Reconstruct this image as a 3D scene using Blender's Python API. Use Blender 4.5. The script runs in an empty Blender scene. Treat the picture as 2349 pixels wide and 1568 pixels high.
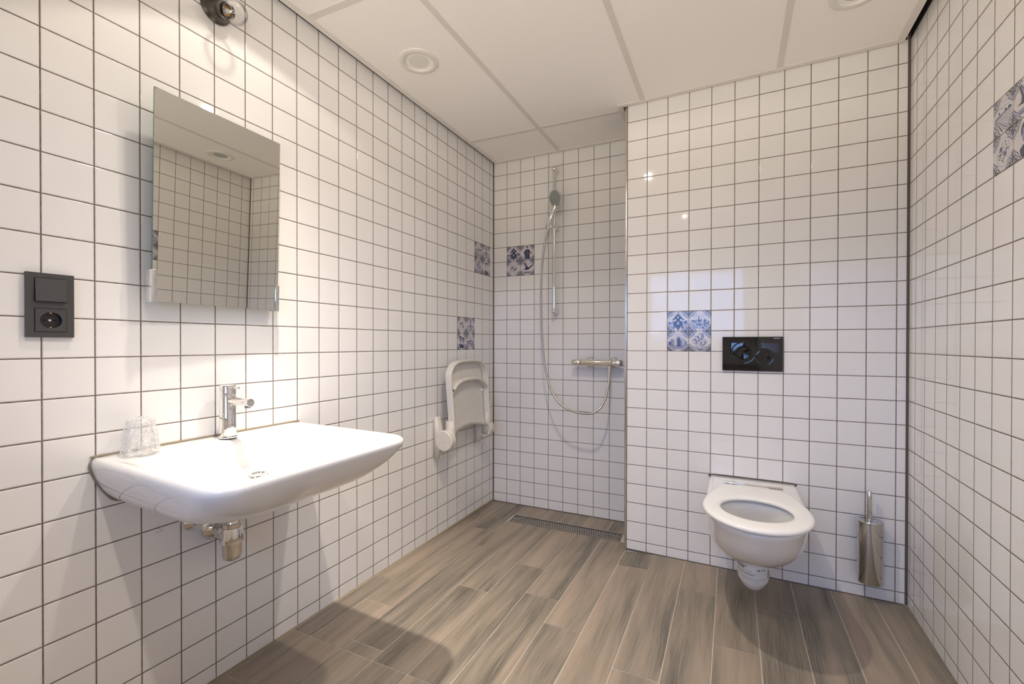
import bpy, bmesh, math, random
from mathutils import Vector, Matrix
SC = bpy.context.scene
COL = SC.collection
PI = math.pi
sin, cos = math.sin, math.cos

# ------------------------------------------------------------------ camera, world, lights, exposure
cam = bpy.data.cameras.new('camera'); camo = bpy.data.objects.new('camera', cam); COL.objects.link(camo)
cam.sensor_width = 36; cam.lens = 15.288; cam.shift_x = 0.00873; cam.shift_y = 0.0040; cam.clip_start = 0.01
Rt = Vector((.88495, .46568, .00107)); Dn = Vector((.00373, -.00479, -.99998)); Fw = Vector((-.46567, .88494, -.00598))
Mc = Matrix.Identity(4)
for i in range(3):
    Mc[i][0] = Rt[i]; Mc[i][1] = -Dn[i]; Mc[i][2] = -Fw[i]
Mc.translation = Vector((1.47831, -2.66305, 1.0847)); camo.matrix_world = Mc
SC.camera = camo
SC.view_settings.view_transform = 'Standard'; SC.view_settings.look = 'None'
SC.view_settings.gamma = 1; SC.view_settings.use_curve_mapping = False
SC.view_settings.exposure = 0.33
SC.cycles.caustics_reflective = False; SC.cycles.caustics_refractive = False
SC.cycles.max_bounces = 10; SC.cycles.diffuse_bounces = 6; SC.cycles.transparent_max_bounces = 16
SC.cycles.sample_clamp_indirect = 4.0
W = bpy.data.worlds.new('sky'); SC.world = W; W.use_nodes = True
wt = W.node_tree; bg = wt.nodes['Background']; bg.inputs[1].default_value = 1.0
# blue sky above the horizon, below it an invented bright ground glow, added to lift the ceiling (seen only through the window behind the camera)
wc = wt.nodes.new('ShaderNodeTexCoord'); wsx = wt.nodes.new('ShaderNodeSeparateXYZ'); wr = wt.nodes.new('ShaderNodeMapRange'); wm = wt.nodes.new('ShaderNodeMix'); wm.data_type = 'RGBA'
wr.inputs[1].default_value = -.005; wr.inputs[2].default_value = .03; wm.inputs[7].default_value = (1.9, 3.2, 6.6, 1)
wr2 = wt.nodes.new('ShaderNodeMapRange'); wm2 = wt.nodes.new('ShaderNodeMix'); wm2.data_type = 'RGBA'; wr2.inputs[1].default_value = -.28; wr2.inputs[2].default_value = -.16
wm2.inputs[6].default_value = (15.5, 13.9, 12.0, 1); wm2.inputs[7].default_value = (.20, .23, .22, 1)      # added warm glow at steep downward angles, dark hedges towards the horizon
wt.links.new(wsx.outputs[2], wr2.inputs[0]); wt.links.new(wr2.outputs[0], wm2.inputs[0]); wt.links.new(wm2.outputs[2], wm.inputs[6])
for p, q in ((wc.outputs['Generated'], wsx.inputs[0]), (wsx.outputs[2], wr.inputs[0]), (wr.outputs[0], wm.inputs[0]), (wm.outputs[2], bg.inputs[0])): wt.links.new(p, q)

WARM = (1.0, .885, .755)
# x, y, peak power, cone angle, beam exponent, spill share
LAMPS = [(.37, -1.88, 160., 118, 18, .036), (.99, -1.34, 60., 176, 3.5, .10), (1.2, -2.5, 58., 176, 3.5, .0)]
CZ = 2.335                                            # underside of the ceiling panels
for i, (x, y, e, ang, ex, sp_) in enumerate(LAMPS):
    l = bpy.data.lights.new('downlight_beam', 'SPOT'); o = bpy.data.objects.new('downlight_beam', l); COL.objects.link(o)
    l.energy = e; l.color = WARM; l.spot_size = math.radians(ang); l.spot_blend = .10; l.shadow_soft_size = .022
    # reflector lamp: bright core, weak spill (intensity as a power of the cosine off axis)
    l.use_nodes = True; nt = l.node_tree; em = nt.nodes['Emission']; tc = nt.nodes.new('ShaderNodeTexCoord'); sx = nt.nodes.new('ShaderNodeSeparateXYZ'); ab = nt.nodes.new('ShaderNodeMath'); pw = nt.nodes.new('ShaderNodeMath'); ma = nt.nodes.new('ShaderNodeMath')
    ab.operation = 'ABSOLUTE'; pw.operation = 'POWER'; ma.operation = 'MULTIPLY_ADD'; pw.inputs[1].default_value = ex; ma.inputs[1].default_value = 1 - sp_; ma.inputs[2].default_value = sp_
    for p, q in ((tc.outputs['Normal'], sx.inputs[0]), (sx.outputs[2], ab.inputs[0]), (ab.outputs[0], pw.inputs[0]), (pw.outputs[0], ma.inputs[0]), (ma.outputs[0], em.inputs['Strength'])): nt.links.new(p, q)
    o.location = (x, y, CZ - .012); o.rotation_euler = (math.radians(9 if i == 0 else 0), 0, 0)
# daylight comes through the window in the wall behind the camera; the portal only guides the sky light
pl = bpy.data.lights.new('window_portal', 'AREA'); po = bpy.data.objects.new('window_portal', pl); COL.objects.link(po)
pl.shape = 'RECTANGLE'; pl.size = 1.1; pl.size_y = 1.08; pl.cycles.is_portal = True
po.location = (1.29, -3.56, 1.44); po.rotation_euler = (PI / 2, 0, 0)     # -Z of the lamp looks along +Y

# ------------------------------------------------------------------ wall frames
A1, A2, A3 = .0581, .0304, .0131
def yT(x): return -.28973 + (x - 2.03744) * A2
def yS(x): return x * A1
CR = 2.12729 + A3 * .28973
def xR(y): return CR + A3 * y
FR = {'L': PI / 2, 'T': math.atan(A2), 'S': math.atan(A1), 'R': -(PI / 2 + A3)}
def loc(w, u, z):
    if w == 'L': return (0, u, z)
    if w == 'T': return (u, yT(u), z)
    if w == 'S': return (u, yS(u), z)
    if w == 'R': return (xR(u), u, z)

# ------------------------------------------------------------------ materials
def newmat(n):
    m = bpy.data.materials.new(n); m.use_nodes = True; nt = m.node_tree; nt.nodes.clear()
    out = nt.nodes.new('ShaderNodeOutputMaterial'); return m, nt, out
class NT:
    def __init__(s, nt): s.nt = nt
    def n(s, t, **k):
        x = s.nt.nodes.new(t)
        for a, b in k.items(): setattr(x, a, b)
        return x
    def l(s, a, b): s.nt.links.new(a, b)
    def put(s, sock, v):
        if isinstance(v, bpy.types.NodeSocket): s.l(v, sock)
        else: sock.default_value = v
    def m(s, op, a, b=0.0, c=0.0):
        x = s.n('ShaderNodeMath', operation=op); s.put(x.inputs[0], a); s.put(x.inputs[1], b); s.put(x.inputs[2], c); return x.outputs[0]
    def ramp(s, v, a, b, lo=0., hi=1.):
        x = s.n('ShaderNodeMapRange', interpolation_type='SMOOTHSTEP'); s.put(x.inputs[0], v)
        for i, q in enumerate((a, b, lo, hi)): s.put(x.inputs[i + 1], q)
        return x.outputs[0]
    def mix(s, f, a, b):
        x = s.n('ShaderNodeMix', data_type='RGBA'); s.put(x.inputs[0], f); s.put(x.inputs[6], a); s.put(x.inputs[7], b); return x.outputs[2]
    def noise(s, vec, scale, detail=3, rough=.5):
        x = s.n('ShaderNodeTexNoise'); s.put(x.inputs['Vector'], vec); x.inputs['Scale'].default_value = scale
        x.inputs['Detail'].default_value = detail; x.inputs['Roughness'].default_value = rough; return x.outputs[0]
def rgba(c): return (c[0], c[1], c[2], 1)
MATS = {}
def mat(n, c, rough=.3, metal=0., coat=0., ior=1.5, bump=0., bscale=300, noise=0.):
    if n in MATS: return MATS[n]
    m, nt, out = newmat(n); N = NT(nt); p = N.n('ShaderNodeBsdfPrincipled')
    p.inputs['Base Color'].default_value = rgba(c); p.inputs['Roughness'].default_value = rough
    p.inputs['Metallic'].default_value = metal; p.inputs['IOR'].default_value = ior; p.inputs['Coat Weight'].default_value = coat
    if bump or noise:
        tc = N.n('ShaderNodeTexCoord'); q = N.noise(tc.outputs['Object'], bscale, 2)
        if bump:
            b = N.n('ShaderNodeBump'); b.inputs['Strength'].default_value = bump; b.inputs['Distance'].default_value = .001
            N.l(q, b.inputs['Height']); N.l(b.outputs[0], p.inputs['Normal'])
        if noise:
            f = N.ramp(q, .3, .7); N.l(N.mix(f, rgba(c), rgba([v * (1 - noise) for v in c])), p.inputs['Base Color'])
    N.l(p.outputs[0], out.inputs[0]); MATS[n] = m; return m
def grid_mat(n, axis, u0, base=(.875, .86, .845), smudge=()):
    """square glazed wall tiles, 100 mm module, dark brown-grey joints"""
    m, nt, out = newmat(n); N = NT(nt); tc = N.n('ShaderNodeTexCoord'); sp = N.n('ShaderNodeSeparateXYZ'); N.l(tc.outputs['Object'], sp.inputs[0])
    a = sp.outputs[0] if axis == 'x' else N.m('MULTIPLY', sp.outputs[1], -1)
    u = N.m('MULTIPLY', N.m('SUBTRACT', a, u0), 10); v = N.m('MULTIPLY', N.m('SUBTRACT', sp.outputs[2], .047), 10)
    def edge(t):
        f = N.m('FRACT', t); return N.m('MULTIPLY', N.m('MINIMUM', f, N.m('SUBTRACT', 1, f)), .1)
    e = N.m('MINIMUM', edge(u), edge(v)); mask = N.ramp(e, .0012, .0018)
    cv = N.n('ShaderNodeCombineXYZ'); N.l(N.m('FLOOR', u), cv.inputs[0]); N.l(N.m('FLOOR', v), cv.inputs[1])
    wn = N.n('ShaderNodeTexWhiteNoise', noise_dimensions='2D'); N.l(cv.outputs[0], wn.inputs['Vector'])
    tone = N.ramp(wn.outputs['Value'], 0, 1, .985, 1.0)
    bc = N.mix(tone, (0, 0, 0, 1), rgba(base))
    for sy, sz, ry, rz in smudge:                       # rubbed dirt marks on the glaze
        dy = N.m('DIVIDE', N.m('SUBTRACT', sp.outputs[1], sy), ry); dz = N.m('DIVIDE', N.m('SUBTRACT', sp.outputs[2], sz), rz)
        dd = N.m('SQRT', N.m('ADD', N.m('MULTIPLY', dy, dy), N.m('MULTIPLY', dz, dz))); sn = N.noise(tc.outputs['Object'], 130, 3, .7)
        bc = N.mix(N.m('MULTIPLY', N.ramp(dd, 1.0, .2), N.ramp(sn, .45, .75, 0, .75)), bc, (.30, .25, .20, 1))
    gn = N.noise(tc.outputs['Object'], 60, 3)
    gc = N.mix(N.ramp(gn, .35, .7), (.150, .118, .098, 1), (.225, .182, .152, 1))
    p = N.n('ShaderNodeBsdfPrincipled'); N.l(N.mix(mask, gc, bc), p.inputs['Base Color']); N.l(N.ramp(mask, 0, 1, .8, .05), p.inputs['Roughness'])
    N.l(N.ramp(mask, 0, 1, .1, .36), p.inputs['Specular IOR Level'])
    ge = N.n('ShaderNodeNewGeometry'); sv = N.n('ShaderNodeVectorMath', operation='MULTIPLY_ADD')
    N.l(wn.outputs['Color'], sv.inputs[0]); sv.inputs[1].default_value = (.004,) * 3; sv.inputs[2].default_value = (-.002,) * 3
    ad = N.n('ShaderNodeVectorMath', operation='ADD'); N.l(ge.outputs['Normal'], ad.inputs[0]); N.l(sv.outputs[0], ad.inputs[1])
    nm = N.n('ShaderNodeVectorMath', operation='NORMALIZE'); N.l(ad.outputs[0], nm.inputs[0])
    wav = N.noise(tc.outputs['Object'], 14, 1)
    h = N.m('ADD', N.ramp(e, .0010, .0040), N.m('MULTIPLY', wav, .05))
    b = N.n('ShaderNodeBump'); b.inputs['Strength'].default_value = .9; b.inputs['Distance'].default_value = .0011
    N.l(h, b.inputs['Height']); N.l(nm.outputs[0], b.inputs['Normal']); N.l(b.outputs[0], p.inputs['Normal'])
    N.l(p.outputs[0], out.inputs[0]); return m
def wood_mat():
    """wood look porcelain planks; the plank attribute carries one random colour per plank"""
    m, nt, out = newmat('wood_look_planks'); N = NT(nt); tc = N.n('ShaderNodeTexCoord')
    at = N.n('ShaderNodeAttribute', attribute_name='plank'); s = N.n('ShaderNodeSeparateColor'); N.l(at.outputs['Color'], s.inputs[0])
    off = N.n('ShaderNodeVectorMath', operation='SCALE'); N.l(at.outputs['Color'], off.inputs[0]); off.inputs['Scale'].default_value = 23
    av = N.n('ShaderNodeVectorMath', operation='ADD'); N.l(tc.outputs['Object'], av.inputs[0]); N.l(off.outputs[0], av.inputs[1])
    def st(x, y):
        k = N.n('ShaderNodeVectorMath', operation='MULTIPLY'); N.l(av.outputs[0], k.inputs[0]); k.inputs[1].default_value = (x, y, 1); return k.outputs[0]
    # gentle warp gives the grain its flow
    wz = N.n('ShaderNodeTexNoise'); N.l(st(5, 1.6), wz.inputs['Vector']); wz.inputs['Scale'].default_value = 1.0; wz.inputs['Detail'].default_value = 2
    ws = N.n('ShaderNodeVectorMath', operation='MULTIPLY_ADD'); N.l(wz.outputs['Color'], ws.inputs[0]); ws.inputs[1].default_value = (.060, 0, 0); N.l(av.outputs[0], ws.inputs[2])
    def st2(x, y):
        k = N.n('ShaderNodeVectorMath', operation='MULTIPLY'); N.l(ws.outputs[0], k.inputs[0]); k.inputs[1].default_value = (x, y, 1); return k.outputs[0]
    big = N.noise(st2(11, 1.0), 1.0, 2, .5); mid = N.noise(st2(34, 2.2), 1.0, 3, .6); fine = N.noise(st2(330, 6), 1.0, 3, .65); fine2 = N.noise(st2(150, 5), 1.0, 2, .5)
    t = N.m('ADD', N.m('MULTIPLY', big, .75), N.m('MULTIPLY', mid, .45)); t = N.m('ADD', t, N.m('MULTIPLY', N.m('SUBTRACT', s.outputs[0], .5), .16))
    cr = N.n('ShaderNodeValToRGB'); N.l(t, cr.inputs[0]); r = cr.color_ramp
    r.elements[0].position = .42; r.elements[0].color = (.120, .106, .085, 1)
    r.elements[1].position = .78; r.elements[1].color = (.400, .315, .240, 1)
    for q, c in ((.50, (.185, .162, .128, 1)), (.58, (.255, .215, .165, 1)), (.67, (.325, .262, .200, 1))):
        e = r.elements.new(q); e.color = c
    c1 = N.mix(N.ramp(fine, .40, .70, 0, .55), cr.outputs[0], (.40, .34, .27, 1))
    c2 = N.mix(N.ramp(fine2, .36, .16, 0, .35), c1, (.10, .085, .07, 1))
    hs = N.n('ShaderNodeHueSaturation'); hs.inputs['Value'].default_value = .88; N.l(c2, hs.inputs['Color'])
    p = N.n('ShaderNodeBsdfPrincipled'); N.l(hs.outputs[0], p.inputs['Base Color']); p.inputs['Roughness'].default_value = .42
    b = N.n('ShaderNodeBump'); b.inputs['Strength'].default_value = .35; b.inputs['Distance'].default_value = .0006; N.l(fine, b.inputs['Height']); N.l(b.outputs[0], p.inputs['Normal'])
    N.l(p.outputs[0], out.inputs[0]); return m
def glass_mat(n, tint=(1, 1, 1), ior=1.45, haze=0., edge=1.0, rough=.02):
    """thin clear shell: see-through, with fresnel highlights and an optional milky share"""
    m, nt, out = newmat(n); N = NT(nt); tr = N.n('ShaderNodeBsdfTransparent'); tr.inputs[0].default_value = rgba(tint)
    gl = N.n('ShaderNodeBsdfGlossy'); gl.inputs['Roughness'].default_value = rough; fr = N.n('ShaderNodeFresnel'); fr.inputs[0].default_value = ior
    m1 = N.n('ShaderNodeMixShader'); N.l(N.m('MULTIPLY', fr.outputs[0], edge), m1.inputs[0]); N.l(tr.outputs[0], m1.inputs[1]); N.l(gl.outputs[0], m1.inputs[2])
    res = m1.outputs[0]
    if haze:
        df = N.n('ShaderNodeBsdfDiffuse'); df.inputs[0].default_value = (.95, .95, .95, 1); m2 = N.n('ShaderNodeMixShader')
        tc = N.n('ShaderNodeTexCoord'); q = N.noise(tc.outputs['Object'], 90, 3, .7); N.l(N.ramp(q, .4, .75, haze * .5, haze * 1.8), m2.inputs[0])
        N.l(res, m2.inputs[1]); N.l(df.outputs[0], m2.inputs[2]); res = m2.outputs[0]
    N.l(res, out.inputs[0]); return m
def emit_mat(n, c, s):
    m, nt, out = newmat(n); N = NT(nt); e = N.n('ShaderNodeEmission'); e.inputs[0].default_value = rgba(c); e.inputs[1].default_value = s; N.l(e.outputs[0], out.inputs[0]); return m

M_chrome = mat('chrome', (.83, .82, .80), .045, 1.); M_brushed = mat('brushed_steel', (.50, .46, .40), .32, 1., bump=.1, bscale=500)
M_satin = mat('satin_steel', (.66, .63, .59), .2, 1.); M_steelpol = mat('polished_steel', (.66, .64, .61), .07, 1.)
M_ceram = mat('white_ceramic', (.80, .79, .77), .06, coat=.4); M_seat = mat('white_seat_plastic', (.86, .85, .83), .12)
M_plast = mat('cream_plastic', (.76, .72, .65), .38, noise=.04, bscale=30); M_ceil = mat('ceiling_panel', (.93, .90, .865), .85, bump=.12, bscale=900)
M_ceilbar = mat('ceiling_bar_paint', (.74, .70, .66), .55); M_vent = mat('vent_plastic', (.78, .76, .70), .4)
M_dark = mat('dark_void', (.012, .011, .010), .9); M_seal = mat('dark_sealant', (.115, .092, .078), .6); M_seall = mat('olive_sealant', (.30, .25, .17), .55)
M_floorgrout = mat('floor_grout', (.62, .55, .46), .8, noise=.15, bscale=80); M_anth = mat('anthracite_plastic', (.060, .060, .062), .42, bump=.12, bscale=1500)
M_anthd = mat('socket_black', (.018, .018, .02), .3); M_brass = mat('copper_contact', (.75, .45, .25), .3, 1.)
M_blackgl = mat('black_gloss', (.006, .006, .008), .02, coat=.5); M_blackring = mat('black_ring_edge', (.05, .05, .055), .06, .6)
M_print = mat('white_print', (.8, .8, .8), .5); M_ink = mat('black_ink', (.03, .03, .035), .5); M_inkg = mat('grey_ink', (.16, .16, .17), .5); M_paper = mat('sticker_paper', (.80, .80, .80), .45)
M_lampm = mat('gunmetal', (.12, .108, .095), .26, .8); M_lampin = mat('brass_socket', (.80, .60, .34), .18, 1.)
M_grey = mat('shower_face_grey', (.26, .29, .28), .4); M_nub = mat('nozzle_rubber', (.62, .64, .60), .5)
M_mirror = mat('mirror_silver', (.68, .675, .625), .004, 1.); M_medge = mat('mirror_green_edge', (.10, .22, .17), .1); M_clip = mat('clip_metal', (.75, .76, .77), .14, 1.)
M_glaze = mat('pale_glaze', (.69, .655, .66), .1); M_navy = mat('navy_glaze', (.030, .034, .085), .1); M_blue = mat('blue_glaze', (.085, .11, .26), .1); M_mid = mat('mid_blue_glaze', (.27, .29, .43), .1); M_lite = mat('light_blue_glaze', (.47, .48, .59), .1)
M_bulb = glass_mat('clear_bulb_glass', (.985, .985, .985), 1.35, 0, .6); M_wrap = glass_mat('crinkled_film', (1, 1, 1), 1.35, .30, .4, .2); M_cup = glass_mat('clear_plastic_cup', (.985, .985, .985), 1.4, .10, .5, .06)
M_pane = glass_mat('window_glass', (.97, .98, .98)); M_water = mat('bowl_water', (.33, .30, .24), .02); M_limed = mat('drain_dark', (.03, .025, .02), .6)
M_lens = emit_mat('downlight_lens', WARM, 40.)
M_concrete = mat('plain_plaster', (.45, .41, .37), .9)
M_floor = wood_mat()

# ------------------------------------------------------------------ mesh builder
class MB:
    def __init__(s): s.v = []; s.f = []; s.m = []; s.T = None
    def add(s, vs, fs, mi=0):
        b = len(s.v); s.v += [Vector(q) if s.T is None else s.T @ Vector(q) for q in vs]; s.f += [tuple(b + i for i in q) for q in fs]; s.m += [mi] * len(fs); return s
    def box(s, x0, x1, y0, y1, z0, z1, bev=0., mi=0, seg=2):
        bm = bmesh.new(); bmesh.ops.create_cube(bm, size=1)
        for v in bm.verts: v.co = Vector(((x0 + x1) / 2 + v.co.x * (x1 - x0), (y0 + y1) / 2 + v.co.y * (y1 - y0), (z0 + z1) / 2 + v.co.z * (z1 - z0)))
        if bev: bmesh.ops.bevel(bm, geom=list(bm.edges), offset=bev, segments=seg, affect='EDGES', profile=.5)
        s.add([v.co.copy() for v in bm.verts], [[v.index for v in f.verts] for f in bm.faces], mi); bm.free(); return s
    def loft(s, rings, cap0=True, cap1=True, mi=0):
        n = len(rings[0]); vs = [p for r in rings for p in r]; fs = []
        for k in range(len(rings) - 1):
            for i in range(n):
                j = (i + 1) % n; fs.append((k * n + i, k * n + j, (k + 1) * n + j, (k + 1) * n + i))
        if cap0: fs.append(tuple(reversed(range(n))))
        if cap1: fs.append(tuple((len(rings) - 1) * n + i for i in range(n)))
        return s.add(vs, fs, mi)
    def lathe(s, c, ax, prof, n=32, cap0=True, cap1=True, mi=0):
        """prof: (distance along axis, radius)"""
        ax = Vector(ax).normalized(); u = ax.orthogonal().normalized(); w = ax.cross(u); c = Vector(c)
        return s.loft([[c + ax * h + (u * cos(2 * PI * i / n) + w * sin(2 * PI * i / n)) * max(r, 1e-5) for i in range(n)] for h, r in prof], cap0, cap1, mi)
    def cyl(s, a, b, r, n=24, bev=0., mi=0):
        a = Vector(a); b = Vector(b); L = (b - a).length
        return s.lathe(a, b - a, [(0, r - bev), (bev, r), (L - bev, r), (L, r - bev)] if bev else [(0, r), (L, r)], n, mi=mi)
    def tube(s, pts, r, n=12, mi=0):
        pts = [Vector(p) for p in pts]; rings = []; up = None
        for i, p in enumerate(pts):
            t = (pts[min(i + 1, len(pts) - 1)] - pts[max(i - 1, 0)]).normalized()
            up = t.orthogonal().normalized() if up is None else (up - t * up.dot(t)).normalized()
            w = t.cross(up); rr = r[i] if isinstance(r, (list, tuple)) else r
            rings.append([p + (up * cos(2 * PI * k / n) + w * sin(2 * PI * k / n)) * rr for k in range(n)])
        return s.loft(rings, mi=mi)
    def torus(s, c, ax, R, r, n=40, k=10, mi=0, sq=1.):
        ax = Vector(ax).normalized(); u = ax.orthogonal().normalized(); w = ax.cross(u); c = Vector(c); vs = []; fs = []
        for i in range(n):
            d = u * cos(2 * PI * i / n) + w * sin(2 * PI * i / n)
            for j in range(k): vs.append(c + d * (R + r * cos(2 * PI * j / k)) + ax * (r * sq * sin(2 * PI * j / k)))
        for i in range(n):
            for j in range(k): fs.append((i * k + j, ((i + 1) % n) * k + j, ((i + 1) % n) * k + (j + 1) % k, i * k + (j + 1) % k))
        return s.add(vs, fs, mi)
    def prism(s, poly, y0, y1, mi=0):
        """poly in the x,z plane, extruded along y"""
        return s.loft([[(x, y0, z) for x, z in poly], [(x, y1, z) for x, z in poly]], mi=mi)
    def build(s, name, mats, parent=None, smooth='auto', subsurf=0, fix=True):
        me = bpy.data.meshes.new(name); me.from_pydata([tuple(v) for v in s.v], [], s.f)
        for m in (mats if isinstance(mats, (list, tuple)) else [mats]): me.materials.append(m)
        for p, k in zip(me.polygons, s.m): p.material_index = k
        if fix:
            bm = bmesh.new(); bm.from_mesh(me); bmesh.ops.recalc_face_normals(bm, faces=bm.faces); bm.to_mesh(me); bm.free()
        if smooth:
            for p in me.polygons: p.use_smooth = True
            if smooth == 'auto' and not subsurf:
                bm = bmesh.new(); bm.from_mesh(me)
                for e in bm.edges:
                    if len(e.link_faces) == 2 and e.calc_face_angle(0) > math.radians(35): e.smooth = False
                bm.to_mesh(me); bm.free()
        o = bpy.data.objects.new(name, me); COL.objects.link(o)
        if parent: o.parent = parent
        if subsurf:
            q = o.modifiers.new('s', 'SUBSURF'); q.levels = subsurf; q.render_levels = subsurf
        return o
def tag(o, label, cat=None, group=None):
    o['label'] = label
    if cat: o['category'] = cat
    if group: o['group'] = group
    return o
def thing(name, label, cat, location=(0, 0, 0), rz=0, group=None):
    o = bpy.data.objects.new(name, None); COL.objects.link(o); o.location = location; o.rotation_euler = (0, 0, rz); o.empty_display_size = .05
    return tag(o, label, cat, group)
def struct(o): o['kind'] = 'structure'; return o
def text_mesh(s, size, spacing=1.0):
    cu = bpy.data.curves.new('t', 'FONT'); cu.body = s; cu.size = size; cu.space_character = spacing; cu.resolution_u = 3
    o = bpy.data.objects.new('t', cu); COL.objects.link(o); dg = bpy.context.evaluated_depsgraph_get(); dg.update()
    me = bpy.data.meshes.new_from_object(o.evaluated_get(dg)); vs = [tuple(v.co) for v in me.vertices]; fs = [tuple(p.vertices) for p in me.polygons]
    bpy.data.objects.remove(o); bpy.data.curves.remove(cu); bpy.data.meshes.remove(me); return vs, fs
def catmull(pts, k=8):
    P = [Vector(p) for p in pts]; P = [P[0] * 2 - P[1]] + P + [P[-1] * 2 - P[-2]]; out = []
    for i in range(1, len(P) - 2):
        for j in range(k):
            t = j / k; a, b, c, d = P[i - 1:i + 3]
            out.append(.5 * ((2 * b) + (c - a) * t + (2 * a - 5 * b + 4 * c - d) * t * t + (3 * b - a - 3 * c + d) * t ** 3))
    return out + [P[-2]]
def rrect(x0, x1, y0, y1, r, z, n=6, m=4):
    """rounded rectangle ring with equal point counts"""
    r = min(r, (x1 - x0) / 2 - 1e-4, (y1 - y0) / 2 - 1e-4); P = []; cs = [(x1 - r, y1 - r, 0), (x0 + r, y1 - r, 90), (x0 + r, y0 + r, 180), (x1 - r, y0 + r, 270)]
    for k, (cx, cy, a0) in enumerate(cs):
        arc = [(cx + r * cos(math.radians(a0 + 90 * i / n)), cy + r * sin(math.radians(a0 + 90 * i / n))) for i in range(n + 1)]
        P += arc; nx, ny, a1 = cs[(k + 1) % 4]; e = (nx + r * cos(math.radians(a1)), ny + r * sin(math.radians(a1))); s = arc[-1]
        P += [(s[0] + (e[0] - s[0]) * i / (m + 1), s[1] + (e[1] - s[1]) * i / (m + 1)) for i in range(1, m + 1)]
    return [(x, y, z) for x, y in P]

# ------------------------------------------------------------------ room shell
YB = -3.6
HT = 2.62
struct(MB().box(-.12, 0, YB - .1, .20, -.1, HT).build('wall_left', grid_mat('tiles_left', 'y', .05216, smudge=((-2.012, .585, .020, .008), (-2.008, .540, .016, .022))), smooth=False))
XE = .985                                               # outer corner of the toilet wall
b = MB(); a, c = (-.12, yS(-.12)), (1.1, yS(1.1))
b.loft([[(a[0], a[1], z), (c[0], c[1], z), (c[0], c[1] + .12, z), (a[0], a[1] + .12, z)] for z in (-.1, HT)])
struct(b.build('wall_shower', grid_mat('tiles_shower', 'x', .1033), smooth=False))
b = MB(); x0, x1 = XE, 2.3
b.loft([[(x0, yT(x0), z), (x1, yT(x1), z), (x1, .25, z), (x0, .25, z)] for z in (-.1, HT)])
struct(b.build('wall_toilet', grid_mat('tiles_toilet', 'x', 1.08744), smooth=False))
b = MB(); b.loft([[(xR(YB - .1), YB - .1, z), (xR(YB - .1) + .12, YB - .1, z), (xR(0) + .12, -.1, z), (xR(-.1), -.1, z)] for z in (-.1, HT)])
struct(b.build('wall_right', grid_mat('tiles_right', 'y', .36052), smooth=False))
WX0, WX1, WZ0, WZ1 = .74, 1.84, .90, 1.98               # window in the wall behind the camera
b = MB()
for q in ((-.12, WX0, 0, HT), (WX1, 2.3, 0, HT), (WX0, WX1, 0, WZ0), (WX0, WX1, WZ1, HT)): b.box(q[0], q[1], YB - .1, YB, q[2], q[3])
struct(b.build('wall_back', grid_mat('tiles_back', 'x', .05), smooth=False))
b = MB()
for q in ((WX0, WX0 + .05, WZ0, WZ1), (WX1 - .05, WX1, WZ0, WZ1), (WX0 + .05, WX1 - .05, WZ0, WZ0 + .05), (WX0 + .05, WX1 - .05, WZ1 - .05, WZ1)): b.box(q[0], q[1], YB - .07, YB - .01, q[2], q[3], .004)
wf = struct(b.build('window_1', mat('window_frame_grey', (.08, .085, .09), .4)))
MB().box(WX0 + .05, WX1 - .05, YB - .045, YB - .04, WZ0 + .05, WZ1 - .05).build('window_pane', M_pane, wf, smooth=False)
struct(MB().box(-.2, 2.4, YB - .2, .4, HT, HT + .1).build('trim_1', M_dark, smooth=False))           # dark slab above the hanging ceiling

# floor: one slab of joint mortar with the planks laid on it, falling slightly towards the shower drain
def fz(x, y):
    a = min(max((y + .95) / .75, 0), 1); b_ = min(max((1.13 - x) / .14, 0), 1); return -.014 * a * a * (3 - 2 * a) * b_
fl = MB(); vs = []; fs = []; NX, NY = 24, 60
for j in range(NY + 1):
    for i in range(NX + 1):
        x = -.05 + 2.3 * i / NX; y = YB - .05 + (3.65 + .2) * j / NY; vs.append((x, y, fz(x, y) - .0012))
for j in range(NY):
    for i in range(NX): q = j * (NX + 1) + i; fs.append((q, q + 1, q + NX + 2, q + NX + 1))
fl.add(vs, fs, 1)
DR = (.258, .931, -.250, -.142)                          # drain opening x0,x1,y0,y1 along the shower wall
# plank columns
cols = [-.0465, .101, .247, .394, .541, .688, .836, .981, 1.127, 1.275, 1.422, 1.570, 1.717, 1.865, 2.013, 2.16]
butts = {0: [-1.138, -.276], 1: [-1.298, -.445, -.27], 2: [-1.512, -.648], 3: [-1.024], 4: [-.727], 5: [-.94], 6: [-1.093], 7: [-.493, -1.36], 8: [-1.205], 9: [-.595, -1.46], 10: [-.917], 11: [-.605, -1.47], 12: [-1.2], 13: [-.875], 14: [-1.34]}
def cross(x): return -1.579 + .049 * x
rnd = random.Random(5); pl_faces = []; G = .0016
def plank(x0, x1, ya, yb, tone=None):
    """ya/yb: functions of x for near and far end"""
    c = (rnd.random() if tone is None else tone, rnd.random(), rnd.random()); n = 6
    vs = []; fs = []
    for i in range(n + 1):
        t = i / n
        for x in (x0 + G, x1 - G):
            y = (ya(x) + G) * (1 - t) + (yb(x) - G) * t; vs.append((x, y, fz(x, y)))
    for i in range(n): fs.append((2 * i, 2 * i + 1, 2 * i + 3, 2 * i + 2))
    pl_faces.extend([c] * n); fl.add(vs, fs, 0)
def wallend(x):
    return (yT(x) if x > XE - .003 else yS(x)) - .008
def drain_edge(x, far): return (-.250 if not far else -.142) + (x - .59) * .0563
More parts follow.
